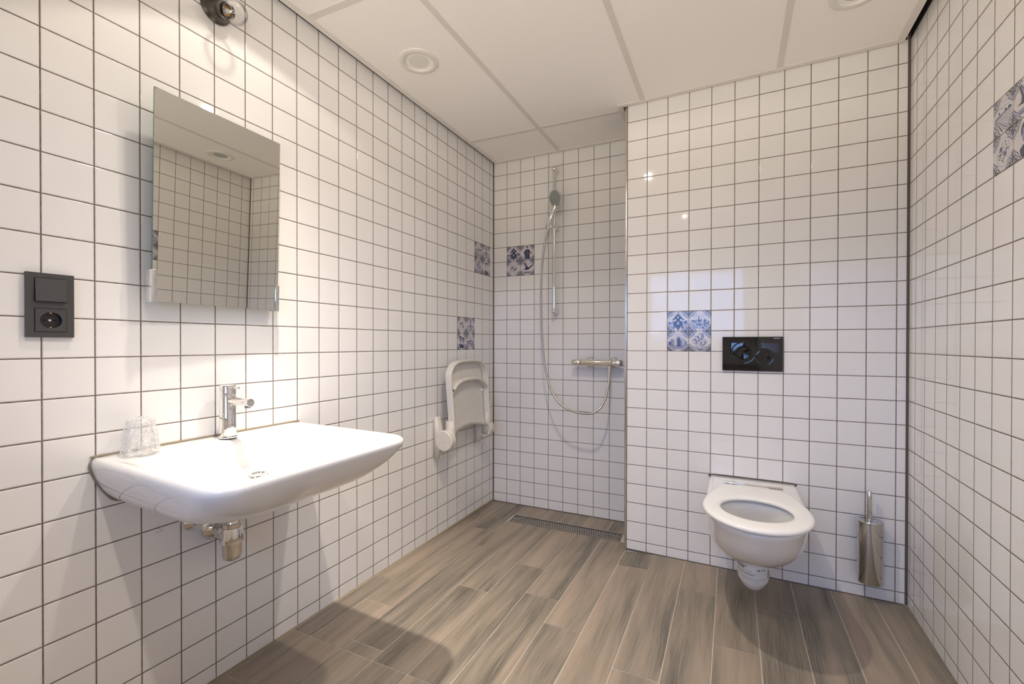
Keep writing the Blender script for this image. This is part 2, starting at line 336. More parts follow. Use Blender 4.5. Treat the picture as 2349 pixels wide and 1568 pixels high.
for k in range(len(cols) - 1):
    x0, x1 = cols[k], cols[k + 1]; xm = (x0 + x1) / 2
    if k == 0: x0 = .014
    if k == len(cols) - 2: x1 = 2.140
    bl = sorted(butts.get(k, []), reverse=True)
    segs = []; far = wallend
    cuts = [(lambda x, y=y: y + .05 * (x - xm)) for y in bl] + [cross]
    wx0, wx1 = x0, x1
    indr = k in (2, 3, 4, 5, 6)
    if k == 6: wx1 = XE - .008 + .0
    prev = far
    if indr:
        plank(wx0, min(wx1, XE - .006) if k == 6 else wx1, lambda x: drain_edge(x, True), wallend); prev = lambda x: drain_edge(x, False)
    for cfn in cuts:
        plank(x0, x1, cfn, prev); prev = cfn
    y = -1.579; q = [(-.5 - .31 * (k % 3)), -.86]; prev = cross
    yy = cross(xm) - (.25 + .29 * ((k * 2) % 3))
    while yy > YB + .2: plank(x0, x1, (lambda x, v=yy: v + .049 * (x - xm)), prev); prev = (lambda x, v=yy: v + .049 * (x - xm)); yy -= .86
    plank(x0, x1, lambda x: YB + .004, prev)
    # plank strip left of the drain tray edge
floor = struct(fl.build('floor', [M_floor, M_floorgrout], smooth=False, fix=False))
ca = floor.data.attributes.new('plank', 'FLOAT_COLOR', 'CORNER'); ng = NX * NY
for p in floor.data.polygons:
    c = (0, 0, 0) if p.index < ng else pl_faces[p.index - ng]
    for li in p.loop_indices: ca.data[li].color = (c[0], c[1], c[2], 1)

# joints and corner profiles of the room
b = MB()
b.box(0, .009, -1.7, -.001, -.02, .001)
for i in range(12):
    ya, yb_ = -2.0 + i * .16, -1.84 + i * .16
struct(MB().box(-.001, .013, YB, -.002, -.02, -.0005).build('baseboard_left', M_seall, smooth=False)); b = None
struct(MB().box(-.002, .004, -.006, .004, -.02, HT - .2).build('trim_2', M_seal, smooth=False))                       # dark joint in the shower corner
xr = xR(-.287); yr = yT(xr)
struct(MB().box(xr - .009, xr + .001, yr - .002, yr + .003, -.01, HT - .2).build('trim_3', M_seal, smooth=False))        # dark joint between toilet wall and right wall
yE = yT(XE)
struct(MB().box(XE - .009, XE + .0005, yE - .0035, yE + .30, -.02, CZ + .02, .001).build('trim_4', M_satin))              # metal profile on the outer corner
b = MB(); b.loft([[(XE, yT(XE) - .006, z), (2.115, yT(2.115) - .006, z), (2.115, yT(2.115) + .001, z), (XE, yT(XE) + .001, z)] for z in (-.005, .0015)])
struct(b.build('baseboard_toilet', M_seal, smooth=False))
b = MB(); b.loft([[(0, -.010, z), (XE - .01, yS(XE) - .010, z), (XE - .01, yS(XE) + .001, z), (0, .001, z)] for z in (-.025, -.0115)])
struct(b.build('baseboard_shower', M_seal, smooth=False))

# hanging ceiling: panels, visible bars and the edge angle with a shadow gap to the walls
GL, GT = .018, .0075
def CL(x, y): return (x, y)
b = MB()
pan = []
yf = lambda x: (yT(x) if x > XE - .012 else yS(x)) - GT
xr_ = lambda y: xR(y) - .020
bars_x = [.480, 1.068, 1.665]
def crossbar(x, y0): return y0 + .076 * (x - .5)
xs = [GL + .012] + bars_x + [None]; 
ycuts = [-.323, -1.49, -2.66]
BW = .0105
def quad(b, pts, z0, z1, mi=0): b.loft([[(x, y, z) for x, y in pts] for z in (z0, z1)], mi=mi)
for k in range(4):
    xa = xs[k] + (BW if k else .010); 
    for j in range(4):
        def top(x): return crossbar(x, ycuts[j - 1]) - BW if j else None
        for (sx0, sx1) in (((xs[k], XE - .036), (XE - .036, bars_x[2 - 1])) if (k == 1) else ((xs[k], xs[k + 1]),)):
            if sx1 is None: sx1 = 2.06
            lastc = sx1 == 2.06
            q0 = sx0 + (BW if sx0 in bars_x else (.012 if sx0 < .1 else 0)); q1 = sx1 - (BW if sx1 in bars_x else 0)
            def yt(x):
                if j: return crossbar(x, ycuts[j - 1]) - BW
                return (yS(x) if x < XE - .035 else yT(x)) - GT - .024
            def yb2(x):
                return (crossbar(x, ycuts[j]) + BW) if j < 3 else YB
            if q0 >= XE - .037 or k > 1:
                if j == 0: continue
                if j == 1:
                    yt = lambda x: yT(x) - GT - .024
            pts = [(q0, yb2(q0)), (q1, yb2(q1)), (q1, yt(q1)), (q0, yt(q0))]
            if lastc: pts[1] = (xR(pts[1][1]) - .042, pts[1][1]); pts[2] = (xR(pts[2][1]) - .042, pts[2][1])
            if pts[0][1] < pts[3][1] - .005: quad(b, pts, CZ, CZ + .015)
ceil = b
# thin edge-to-edge overlap: bars carry the panels from below
b.box(GL + .02, 2.09, YB, -.0, CZ + .016, CZ + .020)
struct(ceil.build('ceiling', M_ceil, smooth=False))
b = MB()
for x in bars_x:
    ye = (yT(x) if x > XE else yS(x)) - GT - .02
    b.box(x - .012, x + .012, YB, ye, CZ - .0022, CZ + .012)
for y0 in ycuts:
    x1c = XE - .03 if y0 > -.4 else 2.09
    quad(b, [(GL + .01, crossbar(GL, y0) - .012), (x1c, crossbar(x1c, y0) - .012), (x1c, crossbar(x1c, y0) + .012), (GL + .01, crossbar(GL, y0) + .012)], CZ - .002, CZ + .012)
struct(b.build('trim_5', M_ceilbar, smooth=False))
# above the tiles the walls are raw and dark
b = MB(); zt = 2.3425
b.box(.0, .0015, YB, yS(0), zt, HT); b.loft([[(0, -.0015, z), (XE, yS(XE) - .0015, z), (XE, yS(XE), z), (0, 0, z)] for z in (zt, HT)])
b.loft([[(XE, yT(XE) - .0015, z), (2.115, yT(2.115) - .0015, z), (2.115, yT(2.115), z), (XE, yT(XE), z)] for z in (zt, HT)])
b.loft([[(xR(YB) - .0015, YB, z), (xR(-.29) - .0015, -.290, z), (xR(-.29), -.290, z), (xR(YB), YB, z)] for z in (zt, HT)])
struct(b.build('trim_7', M_dark, smooth=False))
# edge angle
b = MB(); z0, z1 = CZ - .004, CZ + .03; w = .026
quad(b, [(GL, YB), (GL + w, YB), (GL + w, yS(GL) - GT - w), (GL, yS(GL) - GT)], z0, z1)
quad(b, [(GL, yS(GL) - GT), (GL + w, yS(GL) - GT - w), (XE - GT - w - .012, yS(XE) - GT - w), (XE - GT - .012, yS(XE) - GT)], z0, z1)
quad(b, [(XE - .046, yT(XE) - GT - w), (XE - .020, yT(XE) - GT), (XE - .020, yS(XE) - GT), (XE - .046, yS(XE) - GT - w + .02)], z0, z1)
xe2 = 2.103
quad(b, [(XE - .046, yT(XE) - GT - w), (xe2 - w, yT(xe2) - GT - w), (xe2, yT(xe2) - GT), (XE - .020, yT(XE) - GT)], z0, z1)
quad(b, [(xR(YB) - .020 - w, YB), (xR(YB) - .020, YB), (xe2, yT(xe2) - GT), (xe2 - w, yT(xe2) - GT - w)], z0, z1)
struct(b.build('trim_6', mat('edge_angle_paint', (.80, .76, .72), .5), smooth=False))

# ------------------------------------------------------------------ ceiling fittings
def vent(x, y, label, inner, name='ceiling_vent'):
    t = thing(name, label, 'ceiling vent', (x, y, CZ), group='round ceiling fittings')
    MB().lathe((0, 0, 0), (0, 0, -1), [(-.022, .058), (-.008, .0585), (.001, .0605), (.0065, .064), (.0078, .070), (.0070, .078), (.0045, .0845), (.0015, .0865), (-.001, .087), (-.001, .080)], 64, False, False).build('flange', M_vent, t)
    MB().lathe((0, 0, 0), (0, 0, -1), [(-.028, .061), (-.03, 0)], 48, True, False).lathe((0, 0, 0), (0, 0, -1), [(-.002, .0545), (-.028, .061)], 48, False, False).build('throat', mat('vent_throat', (.16, .15, .14), .7), t)
    MB().lathe((0, 0, 0), (0, 0, -1), [(-.03, .020), (-.016, .036), (-.006, .0450), (-.001, .0460), (.0015, .0445), (.002, .0)], 48).build('valve_disc', inner, t)
    return t
vent(.245, -1.125, 'round white ceiling vent above the left tiled wall', M_vent)
vent(1.872, -.708, 'round ceiling fitting cut off by the top edge of the photo', mat('grey_disc', (.40, .43, .42), .35))
for i, (x, y, e, ang, ex, sp_) in enumerate(LAMPS):
    t = thing('recessed_downlight', ['small recessed ceiling downlight close to the left tiled wall', 'small recessed ceiling downlight in the middle of the room', 'small recessed ceiling downlight nearest the camera'][i], 'downlight', (x, y, CZ), group='recessed downlights')
    MB().lathe((0, 0, 0), (0, 0, -1), [(-.002, .026), (.002, .027), (.005, .032), (.005, .038), (.002, .041), (-.001, .041)], 40, False, False).build('ring', M_vent, t)
    MB().lathe((0, 0, 0), (0, 0, -1), [(-.003, 0), (-.002, .026)], 32, False, False).build('lens', M_lens, t)

# ------------------------------------------------------------------ delft style picture tiles
def arc(cx, cy, r, a0, a1, n=10): return [(cx + r * cos(math.radians(a0 + (a1 - a0) * i / n)), cy + r * sin(math.radians(a0 + (a1 - a0) * i / n))) for i in range(n + 1)]
def ell(cx, cy, a, b_, n=16): return [(cx + a * cos(2 * PI * i / n), cy + b_ * sin(2 * PI * i / n)) for i in range(n)]
def band(pts, w):
    L, R_ = [], []
    for i, p in enumerate(pts):
        a_ = pts[max(i - 1, 0)]; c_ = pts[min(i + 1, len(pts) - 1)]; dx, dy = c_[0] - a_[0], c_[1] - a_[1]; d = math.hypot(dx, dy) or 1
        L.append((p[0] - dy / d * w / 2, p[1] + dx / d * w / 2)); R_.append((p[0] + dy / d * w / 2, p[1] - dx / d * w / 2))
    return L + R_[::-1]
def blob(cx, cy, w, h, seed, n=14, k=.3):
    r = random.Random(seed); return [(cx + w * (1 - k * r.random()) * cos(2 * PI * i / n), cy + h * (1 - k * r.random()) * sin(2 * PI * i / n)) for i in range(n)]
NV, BL, MD, LT, WH = 1, 2, 3, 4, 0
def sky(seed, y0=.55):
    r = random.Random(seed); o = []
    for _ in range(9):
        cx, cy, L = r.uniform(.25, .8), r.uniform(y0, .93), r.uniform(.1, .25); o.append((LT, band([(cx - L, cy), (cx - L / 3, cy + r.uniform(-.01, .02)), (cx + L / 3, cy + .01), (cx + L, cy)], r.uniform(.012, .03))))
    return o
def pic(kind, seed=0):
    r = random.Random(seed + 7); o = []
    if kind == 'rider':
        o += sky(3, .6); o.append((LT, [(.05, .12), (.95, .12), (.95, .40), (.05, .40)]))
        x = .03
        while x < .97: w_ = r.uniform(.03, .08); o.append((BL if r.random() < .5 else MD, [(x, .36), (x + w_, .36), (x + w_, r.uniform(.44, .56)), (x, r.uniform(.44, .56))])); x += w_
        o += [(BL, band([(.40, .84), (.62, .84)], .03)), (NV, band([(.44, .93), (.51, .965), (.58, .93)], .03)), (NV, ell(.505, .83, .05, .055)), (NV, [(.40, .80), (.61, .80), (.68, .70), (.80, .58), (.78, .55), (.60, .64), (.60, .48), (.42, .48), (.42, .64), (.24, .54), (.22, .57), (.33, .70)]),
              (WH, ell(.50, .70, .04, .045)), (NV, [(.38, .52), (.64, .52), (.72, .34), (.76, .12), (.70, .08), (.64, .30), (.60, .12), (.40, .12), (.36, .30), (.30, .06), (.25, .10), (.30, .34)]), (LT, ell(.505, .375, .065, .05)), (MD, ell(.505, .46, .09, .03)), (BL, [(.46, .25), (.55, .25), (.54, .02), (.47, .02)]), (WH, ell(.38, .1, .05, .07)), (WH, ell(.64, .1, .05, .07))]
    elif kind == 'man_hat':
        o += [(NV, [(.36, .86), (.62, .86), (.55, .90), (.53, .96), (.45, .96), (.43, .90)]), (MD, ell(.49, .82, .05, .06)), (WH, ell(.45, .79, .03, .05)), (NV, [(.38, .74), (.60, .74), (.68, .66), (.74, .46), (.82, .56), (.86, .62), (.84, .48), (.76, .40), (.66, .52), (.70, .05), (.30, .05), (.30, .50), (.24, .46), (.22, .52), (.32, .64)]), (BL, [(.48, .72), (.52, .72), (.56, .06), (.50, .06)]), (MD, band([(.36, .30), (.34, .10)], .03)), (MD, band([(.44, .62), (.42, .1)], .015)), (LT, band([(.75, .35), (.95, .35)], .02))]
    elif kind in ('birds', 'plate'):
        o += [(LT, ell(.5, .5, .34, .40, 24)), (WH, ell(.5, .5, .31, .37, 24))]
        for i in range(46):
            a_ = r.uniform(0, 2 * PI); q = .28 * math.sqrt(r.random()); cx, cy = .5 + q * cos(a_), .5 + q * 1.05 * sin(a_); s_ = r.uniform(.018, .036); t_ = r.uniform(0, PI)
            o.append((NV if r.random() < .75 else BL, [(cx + s_ * cos(t_ + k * 2.1) * (1 if k else 1.6), cy + s_ * sin(t_ + k * 2.1)) for k in range(3)]))
        o += [(MD, ell(.40, .60, .08, .08)), (MD, ell(.62, .42, .08, .08)), (NV, ell(.40, .60, .04, .05)), (NV, ell(.62, .42, .05, .04))]
    elif kind == 'goose':
        o += sky(8, .5); o += [(MD, [(.08, .10), (.92, .10), (.88, .24), (.12, .24)]), (NV, band([(.2, .14), (.8, .14)], .015)), (NV, [(.24, .88), (.36, .80), (.48, .62), (.60, .50), (.84, .66), (.92, .70), (.90, .62), (.64, .40), (.48, .34), (.16, .38), (.34, .42), (.38, .54), (.30, .70)]), (BL, [(.30, .90), (.44, .78), (.54, .56), (.46, .52), (.38, .66)]), (NV, ell(.90, .68, .05, .05)), (BL, [(.58, .40), (.68, .30), (.60, .36)]), (WH, band([(.34, .80), (.46, .60)], .012)), (WH, band([(.40, .80), (.50, .60)], .010))]
    elif kind == 'skyline':
        o += sky(12, .6); o.append((LT, [(.1, .15), (.9, .15), (.95, .55), (.05, .55)]))
        for i in range(75):
            cx, cy = r.uniform(.06, .94), r.uniform(.08, .52); w_, h_ = r.uniform(.02, .07), r.uniform(.012, .035); o.append((r.choice([NV, BL, BL, MD, WH]), [(cx - w_, cy - h_), (cx + w_, cy - h_ * .6), (cx + w_ * .8, cy + h_), (cx - w_ * .6, cy + h_ * 1.3)]))
        o += [(NV, [(.42, .44), (.50, .44), (.49, .60), (.46, .76), (.45, .76), (.43, .60)]), (BL, [(.35, .50), (.38, .50), (.365, .64)]), (NV, [(.54, .48), (.59, .48), (.59, .58), (.54, .58)]), (NV, [(.66, .50), (.80, .50), (.73, .60)]), (BL, [(.12, .50), (.32, .50), (.32, .55), (.12, .55)])]
    elif kind == 'castle':
        o += sky(15, .7); o += [(MD, [(.04, .10), (.96, .10), (.96, .30), (.04, .30)]), (LT, [(.2, .05), (.8, .05), (.7, .12), (.3, .12)])]
        for x, w_, h_, c_ in ((.05, .12, .48, BL), (.16, .12, .62, MD), (.29, .05, .58, LT), (.33, .11, .70, WH), (.44, .05, .72, MD), (.49, .14, .66, BL), (.62, .08, .55, MD), (.68, .18, .64, LT), (.84, .10, .50, MD)):
            o.append((c_, [(x, .24), (x + w_, .24), (x + w_, h_), (x, h_)])); o.append((NV, band([(x, .26), (x, h_)], .010)))
            for q in range(3): o.append((NV, band([(x + w_ * .3, .32 + q * .1), (x + w_ * .7, .32 + q * .1)], .012)))
        o += [(BL, ell(.12, .40, .07, .08)), (MD, ell(.54, .70, .09, .04)), (NV, band([(.05, .27), (.95, .27)], .02))]
    elif kind in ('tulips', 'lily'):
        o += sky(18, .4)
        for x0, x1 in ((.22, .42), (.30, .46), (.80, .58), (.70, .54)): o.append((LT, [(x0, .30), (x1, .02), (x1 - .08, .02)])); o.append((BL, [(x0, .30), (x1 + .03, .02), (x1 - .01, .02)]))
        for x in (.30, .40, .55, .66): o.append((NV, band([(.5, .02), (.5 + (x - .5) * .6, .22), (x, .42)], .014)))
        for cx, cy, rt, s_ in ((.56, .74, 0, 1.15), (.40, .62, .35, .9), (.27, .48, .6, .95), (.52, .42, .05, .7), (.68, .40, -.55, .95)):
            def R2(px, py): return (cx + (px * cos(rt) - py * sin(rt)) * s_, cy + (px * sin(rt) + py * cos(rt)) * s_)
            o.append((BL, [R2(*q) for q in ((0, -.16), (.075, -.10), (.10, .02), (.08, .15), (.03, .11), (-.03, .16), (-.085, .12), (-.10, 0), (-.07, -.11))]))
            o.append((WH, [R2(*q) for q in ((-.01, -.13), (.02, -.06), (.02, .08), (-.03, .13), (-.07, .10), (-.082, 0), (-.055, -.09))]))
            o.append((LT, [R2(*q) for q in ((.02, -.11), (.06, -.07), (.08, .02), (.065, .11), (.04, .06))]))
            o.append((NV, band([R2(.005, -.10), R2(.03, 0), R2(.015, .08)], .020 * s_))); o.append((NV, band([R2(.085, .12), R2(.10, .0), R2(.06, -.12)], .016 * s_)))
    elif kind == 'field':
        o += sky(21, .62); o.append((BL, [(.08, .52), (.92, .60), (.92, .56), (.08, .48)]))
        for i in range(9):
            a0 = -.1 + i * .14; o.append((NV if i % 2 else MD, [(.06, .50), (a0 + .10, .06), (a0 + .17, .06)] if a0 > -.05 else [(.06, .5), (.05, .1), (.1, .1)]))
            o.append((MD if i % 2 else BL, [(.06, .50), (.95, .56 - i * .05), (.95, .545 - i * .05)]))
        for x in (.3, .62, .8): o.append((NV, blob(x, .60, .05, .04, int(x * 9))))
    elif kind == 'tower':
        o += sky(24, .5); o += [(BL, [(.1, .44), (.9, .44), (.9, .49), (.1, .49)]), (LT, [(.1, .1), (.9, .1), (.9, .42), (.1, .42)])]
        for y, w_ in ((.46, .06), (.56, .09), (.66, .05), (.74, .10), (.86, .09)): o.append((NV, [(.5 - w_, y), (.5 + w_, y), (.5 + w_ * .8, y + .08), (.5 - w_ * .8, y + .08)]))
        o += [(MD, [(.45, .5), (.55, .5), (.54, .9), (.46, .9)]), (BL, ell(.5, .28, .09, .12)), (WH, ell(.5, .28, .05, .07)), (MD, ell(.5, .14, .05, .04))]
    elif kind in ('portrait', 'couple', 'bowtie'):
        def head(cx, cy, s_, face):
            return [(NV, [(cx - .17 * s_, cy - .62 * s_), (cx + .20 * s_, cy - .62 * s_), (cx + .20 * s_, cy - .36 * s_), (cx + .08 * s_, cy - .28 * s_), (cx - .08 * s_, cy - .28 * s_), (cx - .22 * s_, cy - .36 * s_)]), (WH, [(cx - .05 * s_, cy - .28 * s_), (cx + .06 * s_, cy - .28 * s_), (cx + .03 * s_, cy - .50 * s_)]),
                    (NV, ell(cx, cy + .06 * s_, .17 * s_, .20 * s_)), (face, ell(cx + .01 * s_, cy - .04 * s_, .135 * s_, .20 * s_)), (NV, band([(cx - .08 * s_, cy), (cx - .03 * s_, cy)], .018 * s_)), (NV, band([(cx + .04 * s_, cy), (cx + .09 * s_, cy)], .018 * s_)), (BL, band([(cx + .01 * s_, cy), (cx + .02 * s_, cy - .07 * s_)], .014 * s_)), (NV, band([(cx - .04 * s_, cy - .13 * s_), (cx + .06 * s_, cy - .13 * s_)], .016 * s_))]
        if kind == 'portrait': o += head(.52, .62, 1.0, WH)
        elif kind == 'bowtie': o += head(.52, .62, 1.05, MD); o.append((NV, [(.43, .30), (.54, .26), (.65, .31), (.65, .22), (.54, .25), (.43, .21)]))
        else: o += head(.36, .62, .85, MD); o += head(.68, .56, .80, MD)
    # corner ornaments: navy lace with white scrolls behind a double line
    for fx, fy in ((0, 0), (1, 0), (1, 1), (0, 1)):
        def F(p): return (p[0] if fx == 0 else 1 - p[0], p[1] if fy == 0 else 1 - p[1])
        cv = [(.36, .0), (.31, .06), (.25, .10), (.235, .17), (.17, .235), (.10, .25), (.06, .31), (.0, .36)]
        o.append((WH, [F(p) for p in [(0, 0), (.40, 0)] + [(x + .025, y + .025) for x, y in cv] + [(0, .40)]]))
        o.append((BL, [F(p) for p in [(0, 0)] + [(x + .012, y + .012) for x, y in cv]])); o.append((WH, [F(p) for p in [(0, 0)] + [(x - .012, y - .012) if 0 < i < 7 else (max(x - .03, 0), max(y - .03, 0)) for i, (x, y) in enumerate(cv)]]))
        o.append((NV, [F(p) for p in [(0, 0)] + [(max(x - .035, 0), max(y - .035, 0)) for x, y in cv]]))
        for cx, cy, q in ((.13, .13, .045), (.06, .20, .030), (.20, .06, .030), (.26, .03, .02), (.03, .26, .02), (.05, .05, .028), (.115, .04, .02), (.04, .115, .02)):
            o.append((WH, [F(p) for p in ell(cx, cy, q, q, 9)])); o.append((BL if q > .028 else NV, [F(p) for p in ell(cx + .004, cy + .004, q * .45, q * .45, 7)]))
    return o
def clip01(poly):
    return [(min(max(x, .004), .996), min(max(y, .004), .996)) for x, y in poly]
def picture_tile(wl, u, row, kind, label, group, seed=0):
    """u: centre along the wall (local axis of that wall), row: number of the tile course whose lower edge is row"""
    z = .047 + (row - 1) * .1
    t = thing('picture_tile', label, 'decorative tile', loc(wl, u, z), FR[wl], group)
    h = .0489
    MB().box(-h, h, -.0006, .0, .0011, .0989).build('glazed_body', M_glaze, t, smooth=False)
    b = MB(); y = -.00065
    for mi, poly in pic(kind, seed):
        poly = clip01(poly); b.add([(-h + 2 * h * px, y, .0011 + .0978 * py) for px, py in poly], [tuple(range(len(poly)))], mi); y -= .000006
    for c in range(1): pass
    b.build('painted_picture', [M_glaze, M_navy, M_blue, M_mid, M_lite], t, smooth=False, fix=False)
def uL(k): return -(.05216 + .1 * (k - .5))       # tile between joints k-1 and k
gT, gS, gL1, gL2, gR = 'picture tiles beside the flush plate', 'picture tiles on the shower wall', 'upper picture tiles in the left wall corner', 'lower picture tiles above the folding seat', 'picture tiles on the right wall'
P0 = 'blue picture tile '
for wl, us, rw, g, q in (('T', (1.08744 + .15, 1.08744 + .25), 11, gT, (('rider', 'of a motorcyclist left of the flush plate'), ('skyline', 'of a town skyline with church spire left of the flush plate'), ('castle', 'of a group of buildings left of the flush plate'), ('tulips', 'of a bunch of tulips left of the flush plate'))),
                        ('S', (.1033 + .05, .1033 + .15), 16, gS, (('rider', 'of a motorcyclist beside the shower hose'), ('man_hat', 'of a man in hat and long coat beside the shower hose'), ('birds', 'of a dotted round plate pattern beside the shower hose'), ('goose', 'of a landing bird beside the shower hose'))),
                        ('L', (uL(2), uL(1)), 16, gL1, (('field', 'of striped fields, upper group on the left wall'), ('tower', 'of a tower over water, upper group on the left wall'), ('lily', 'of leafy flowers, upper group on the left wall'), ('portrait', 'of a man\'s portrait, upper group on the left wall'))),
                        ('L', (uL(4), uL(3)), 11, gL2, (('birds', 'of a dotted plate pattern above the folded shower seat'), ('tower', 'of a tower over water above the folded shower seat'), ('couple', 'of two faces above the folded shower seat'), ('skyline', 'of a town skyline above the folded shower seat'))),
                        ('R', (-(.36052 + .65), -(.36052 + .75)), 16, gR, (('field', 'of striped fields on the right wall'), ('goose', 'of a flying bird, cut by the photo edge'), ('birds', 'of a dotted plate pattern on the right wall'), ('bowtie', 'of a person in bow tie, cut by the photo edge')))):
    for i, (kd, tx) in enumerate(q):
        picture_tile(wl, us[i % 2], rw + 1 - i // 2 + 0, kd, P0 + tx, g, i)

# ------------------------------------------------------------------ wash basin (left wall)
BY = -1.855
t = thing('wash_basin', 'wide white ceramic wash basin hung on the left tiled wall', 'wash basin', loc('L', BY, .655), FR['L'])
def br(a, yb, yf, r, z):
    ext = 0 if yb else r * .98
    return [(x, -max(y, yb if yb else -.009), z - .655) for x, y, _ in rrect(-a, a, yb - ext, yf, r, 0)]
rings = [br(.20, 0, .41, .12, .6575), br(.235, 0, .445, .13, .6585), br(.255, 0, .461, .130, .663), br(.270, 0, .480, .125, .673), br(.283, 0, .501, .115, .690), br(.294, 0, .526, .100, .712), br(.303, 0, .545, .088, .736), br(.309, 0, .558, .075, .758), br(.3095, 0, .563, .075, .770), br(.306, 0, .561, .073, .779), br(.300, 0, .555, .07, .7845), br(.292, .006, .545, .068, .7855),
         br(.284, .06, .536, .07, .7835), br(.276, .094, .528, .075, .7795), br(.268, .104, .520, .08, .773), br(.255, .110, .506, .085, .760), br(.235, .116, .488, .09, .744), br(.21, .122, .462, .095, .727), br(.18, .130, .432, .10, .711), br(.14, .142, .395, .10, .6985), br(.09, .158, .345, .08, .6925), br(.045, .18, .275, .045, .6905), br(.024, .205, .250, .0225, .690)]
MB().loft(rings, True, True).build('basin', M_ceram, t, smooth=True, subsurf=1)
db = MB().torus((0, -.2275, .0358), (0, 0, 1), .0275, .0045, 40, 8); db.lathe((0, -.2275, .036), (0, 0, 1), [(-.004, .027), (-.006, .0)], 32, False, False, 1)
db.lathe((0, -.2275, .0335), (0, 0, 1), [(0, .018), (.002, .017), (.003, .010), (.003, 0)], 32, False, False)
tag(db.build('drain_ring', [M_chrome, M_limed], t), 'chrome drain ring')
# sealant bead where the basin meets the wall
bp = [(-.235, .6545), (-.262, .663), (-.279, .685), (-.292, .708), (-.304, .735), (-.3115, .758), (-.311, .770), (-.305, .779), (-.297, .7850), (-.285, .7870)]
bead = catmull([(x * .992, -.0015, z - .655) for x, z in bp] + [(0, -.0015, .7870 - .655)] + [(-x * .992, -.0015, z - .655) for x, z in bp[::-1]], 5)
tag(MB().tube(bead, .0035, 8).build('sealant_bead', mat('basin_sealant', (.27, .235, .175), .5), t), 'dark sealant line along the wall')

# basin tap
t = thing('basin_tap', 'chrome single lever tap standing on the wash basin', 'tap', loc('L', -1.846, .7855), FR['L'])
o_ = -.058
MB().lathe((0, o_, 0), (0, 0, 1), [(0, .0265), (.003, .027), (.006, .0255), (.0065, .0238), (.132, .0235), (.1335, .0228)], 48).build('body', M_chrome, t)
MB().lathe((0, o_, 0), (0, 0, 1), [(.1345, .0228), (.1355, .0238), (.163, .0238), (.1655, .0225), (.166, 0)], 48, True, False).build('lever_cap', M_chrome, t)
MB().cyl((0, o_ - .018, .158), (-.003, o_ - .062, .160), .0042, 16, .001).build('lever', M_chrome, t)
sp = MB().cyl((0, o_ - .012, .1165), (0, o_ - .118, .1165), .0128, 32, .0012); MB
spo = sp.build('spout', M_chrome, t)
MB().cyl((0, o_ - .104, .1055), (0, o_ - .104, .1005), .009, 24).build('aerator', mat('aerator_grey', (.2, .2, .2), .5), spo)
v, f = text_mesh('GROHE', .0052); b = MB()
b.add([((x - .009) and (.0240 * sin((x - .009) / .024)), o_ - .0240 * cos((x - .009) / .024), y + .040) for x, y, z in v], f)
tag(b.build('engraved_name', M_inkg, t, smooth=False, fix=False), 'tiny grey maker lettering')

# bottle trap and stop valve under the basin
t = thing('bottle_trap', 'chrome bottle trap below the wash basin', 'waste trap', loc('L', -1.858, .41), FR['L'])
o_ = -.1
MB().lathe((0, o_, 0), (0, 0, 1), [(0, .004), (.001, .016), (.006, .024), (.016, .0275), (.020, .028), (.062, .028)], 40).build('cup', M_satin, t)
MB().lathe((0, o_, 0), (0, 0, 1), [(.058, .030), (.058, .0345), (.063, .035), (.103, .0285), (.105, .0265), (.116, .0265), (.118, .024)], 40).build('collar', M_chrome, t)
MB().cyl((0, o_, .115), (0, o_, .2455), .016, 28).build('inlet_pipe', M_chrome, t)
MB().cyl((0, o_ + .02, .082), (0, -.004, .082), .0185, 28).torus((0, o_ + .036, .082), (0, 1, 0), .0175, .004).build('outlet_pipe', M_chrome, t)
MB().lathe((0, -.0005, .082), (0, -1, 0), [(0, .036), (.003, .037), (.010, .033), (.018, .024), (.022, .020)], 40).build('wall_rosette', M_chrome, t)
t = thing('stop_valve', 'chrome angle stop valve on the wall left of the bottle trap', 'valve', loc('L', -1.922, .532), FR['L'])
MB().lathe((0, -.0005, 0), (0, -1, 0), [(0, .0255), (.002, .0262), (.008, .023), (.015, .013), (.018, .011)], 36).build('wall_rosette', M_chrome, t)
MB().cyl((0, -.012, 0), (0, -.052, 0), .0095, 24).cyl((0, -.034, 0), (0, -.034, .028), .008, 20).cyl((0, -.034, .020), (0, -.034, .034), .0105, 6).build('body', M_chrome, t)
MB().lathe((0, -.050, 0), (0, -1, 0), [(0, .010), (.002, .0125), (.020, .0115), (.027, .0105), (.0285, .008)], 12).build('handle', M_chrome, t)
MB().tube(catmull([(0, -.034, .034), (.004, -.036, .07), (.03, -.05, .105), (.05, -.058, .126)], 6), .0055, 10).build('supply_hose', M_brushed, t)

# wrapped tumbler on the basin
t = thing('plastic_tumbler', 'clear plastic cup wrapped in crinkled film on the basin edge', 'cup', loc('L', -2.075, .786), FR['L'])
o_ = -.050
MB().lathe((0, o_, .001), (0, 0, 1), [(0, .0355), (.002, .0365), (.004, .0355), (.07, .0285), (.084, .027), (.086, .024), (.086, 0)], 40, False, False).build('cup', M_cup, t)
r = random.Random(3); n = 40; rings = []
for k, (h, rr) in enumerate([(0, .043), (.004, .045), (.012, .0425), (.024, .0395), (.040, .0385), (.056, .036), (.072, .0335), (.085, .0315), (.093, .026), (.096, .016), (.0975, .004)]):
    ring = []
    for i in range(n):
        a_ = 2 * PI * i / n; j = 1 + r.uniform(-.07, .09) * (1 if 1 < k < 9 else .6)
        if -2.9 < (a_ - 2 * PI if a_ > PI else a_) < -2.2 and k < 6: j += .22 * (1 - k / 6)
        ring.append((rr * j * cos(a_), o_ + rr * j * sin(a_) * .92, max(h + r.uniform(-.002, .002) * (k > 0), .0006)))
    rings.append(ring)
MB().loft(rings, False, True).build('film_wrapper', M_wrap, t, smooth=False)

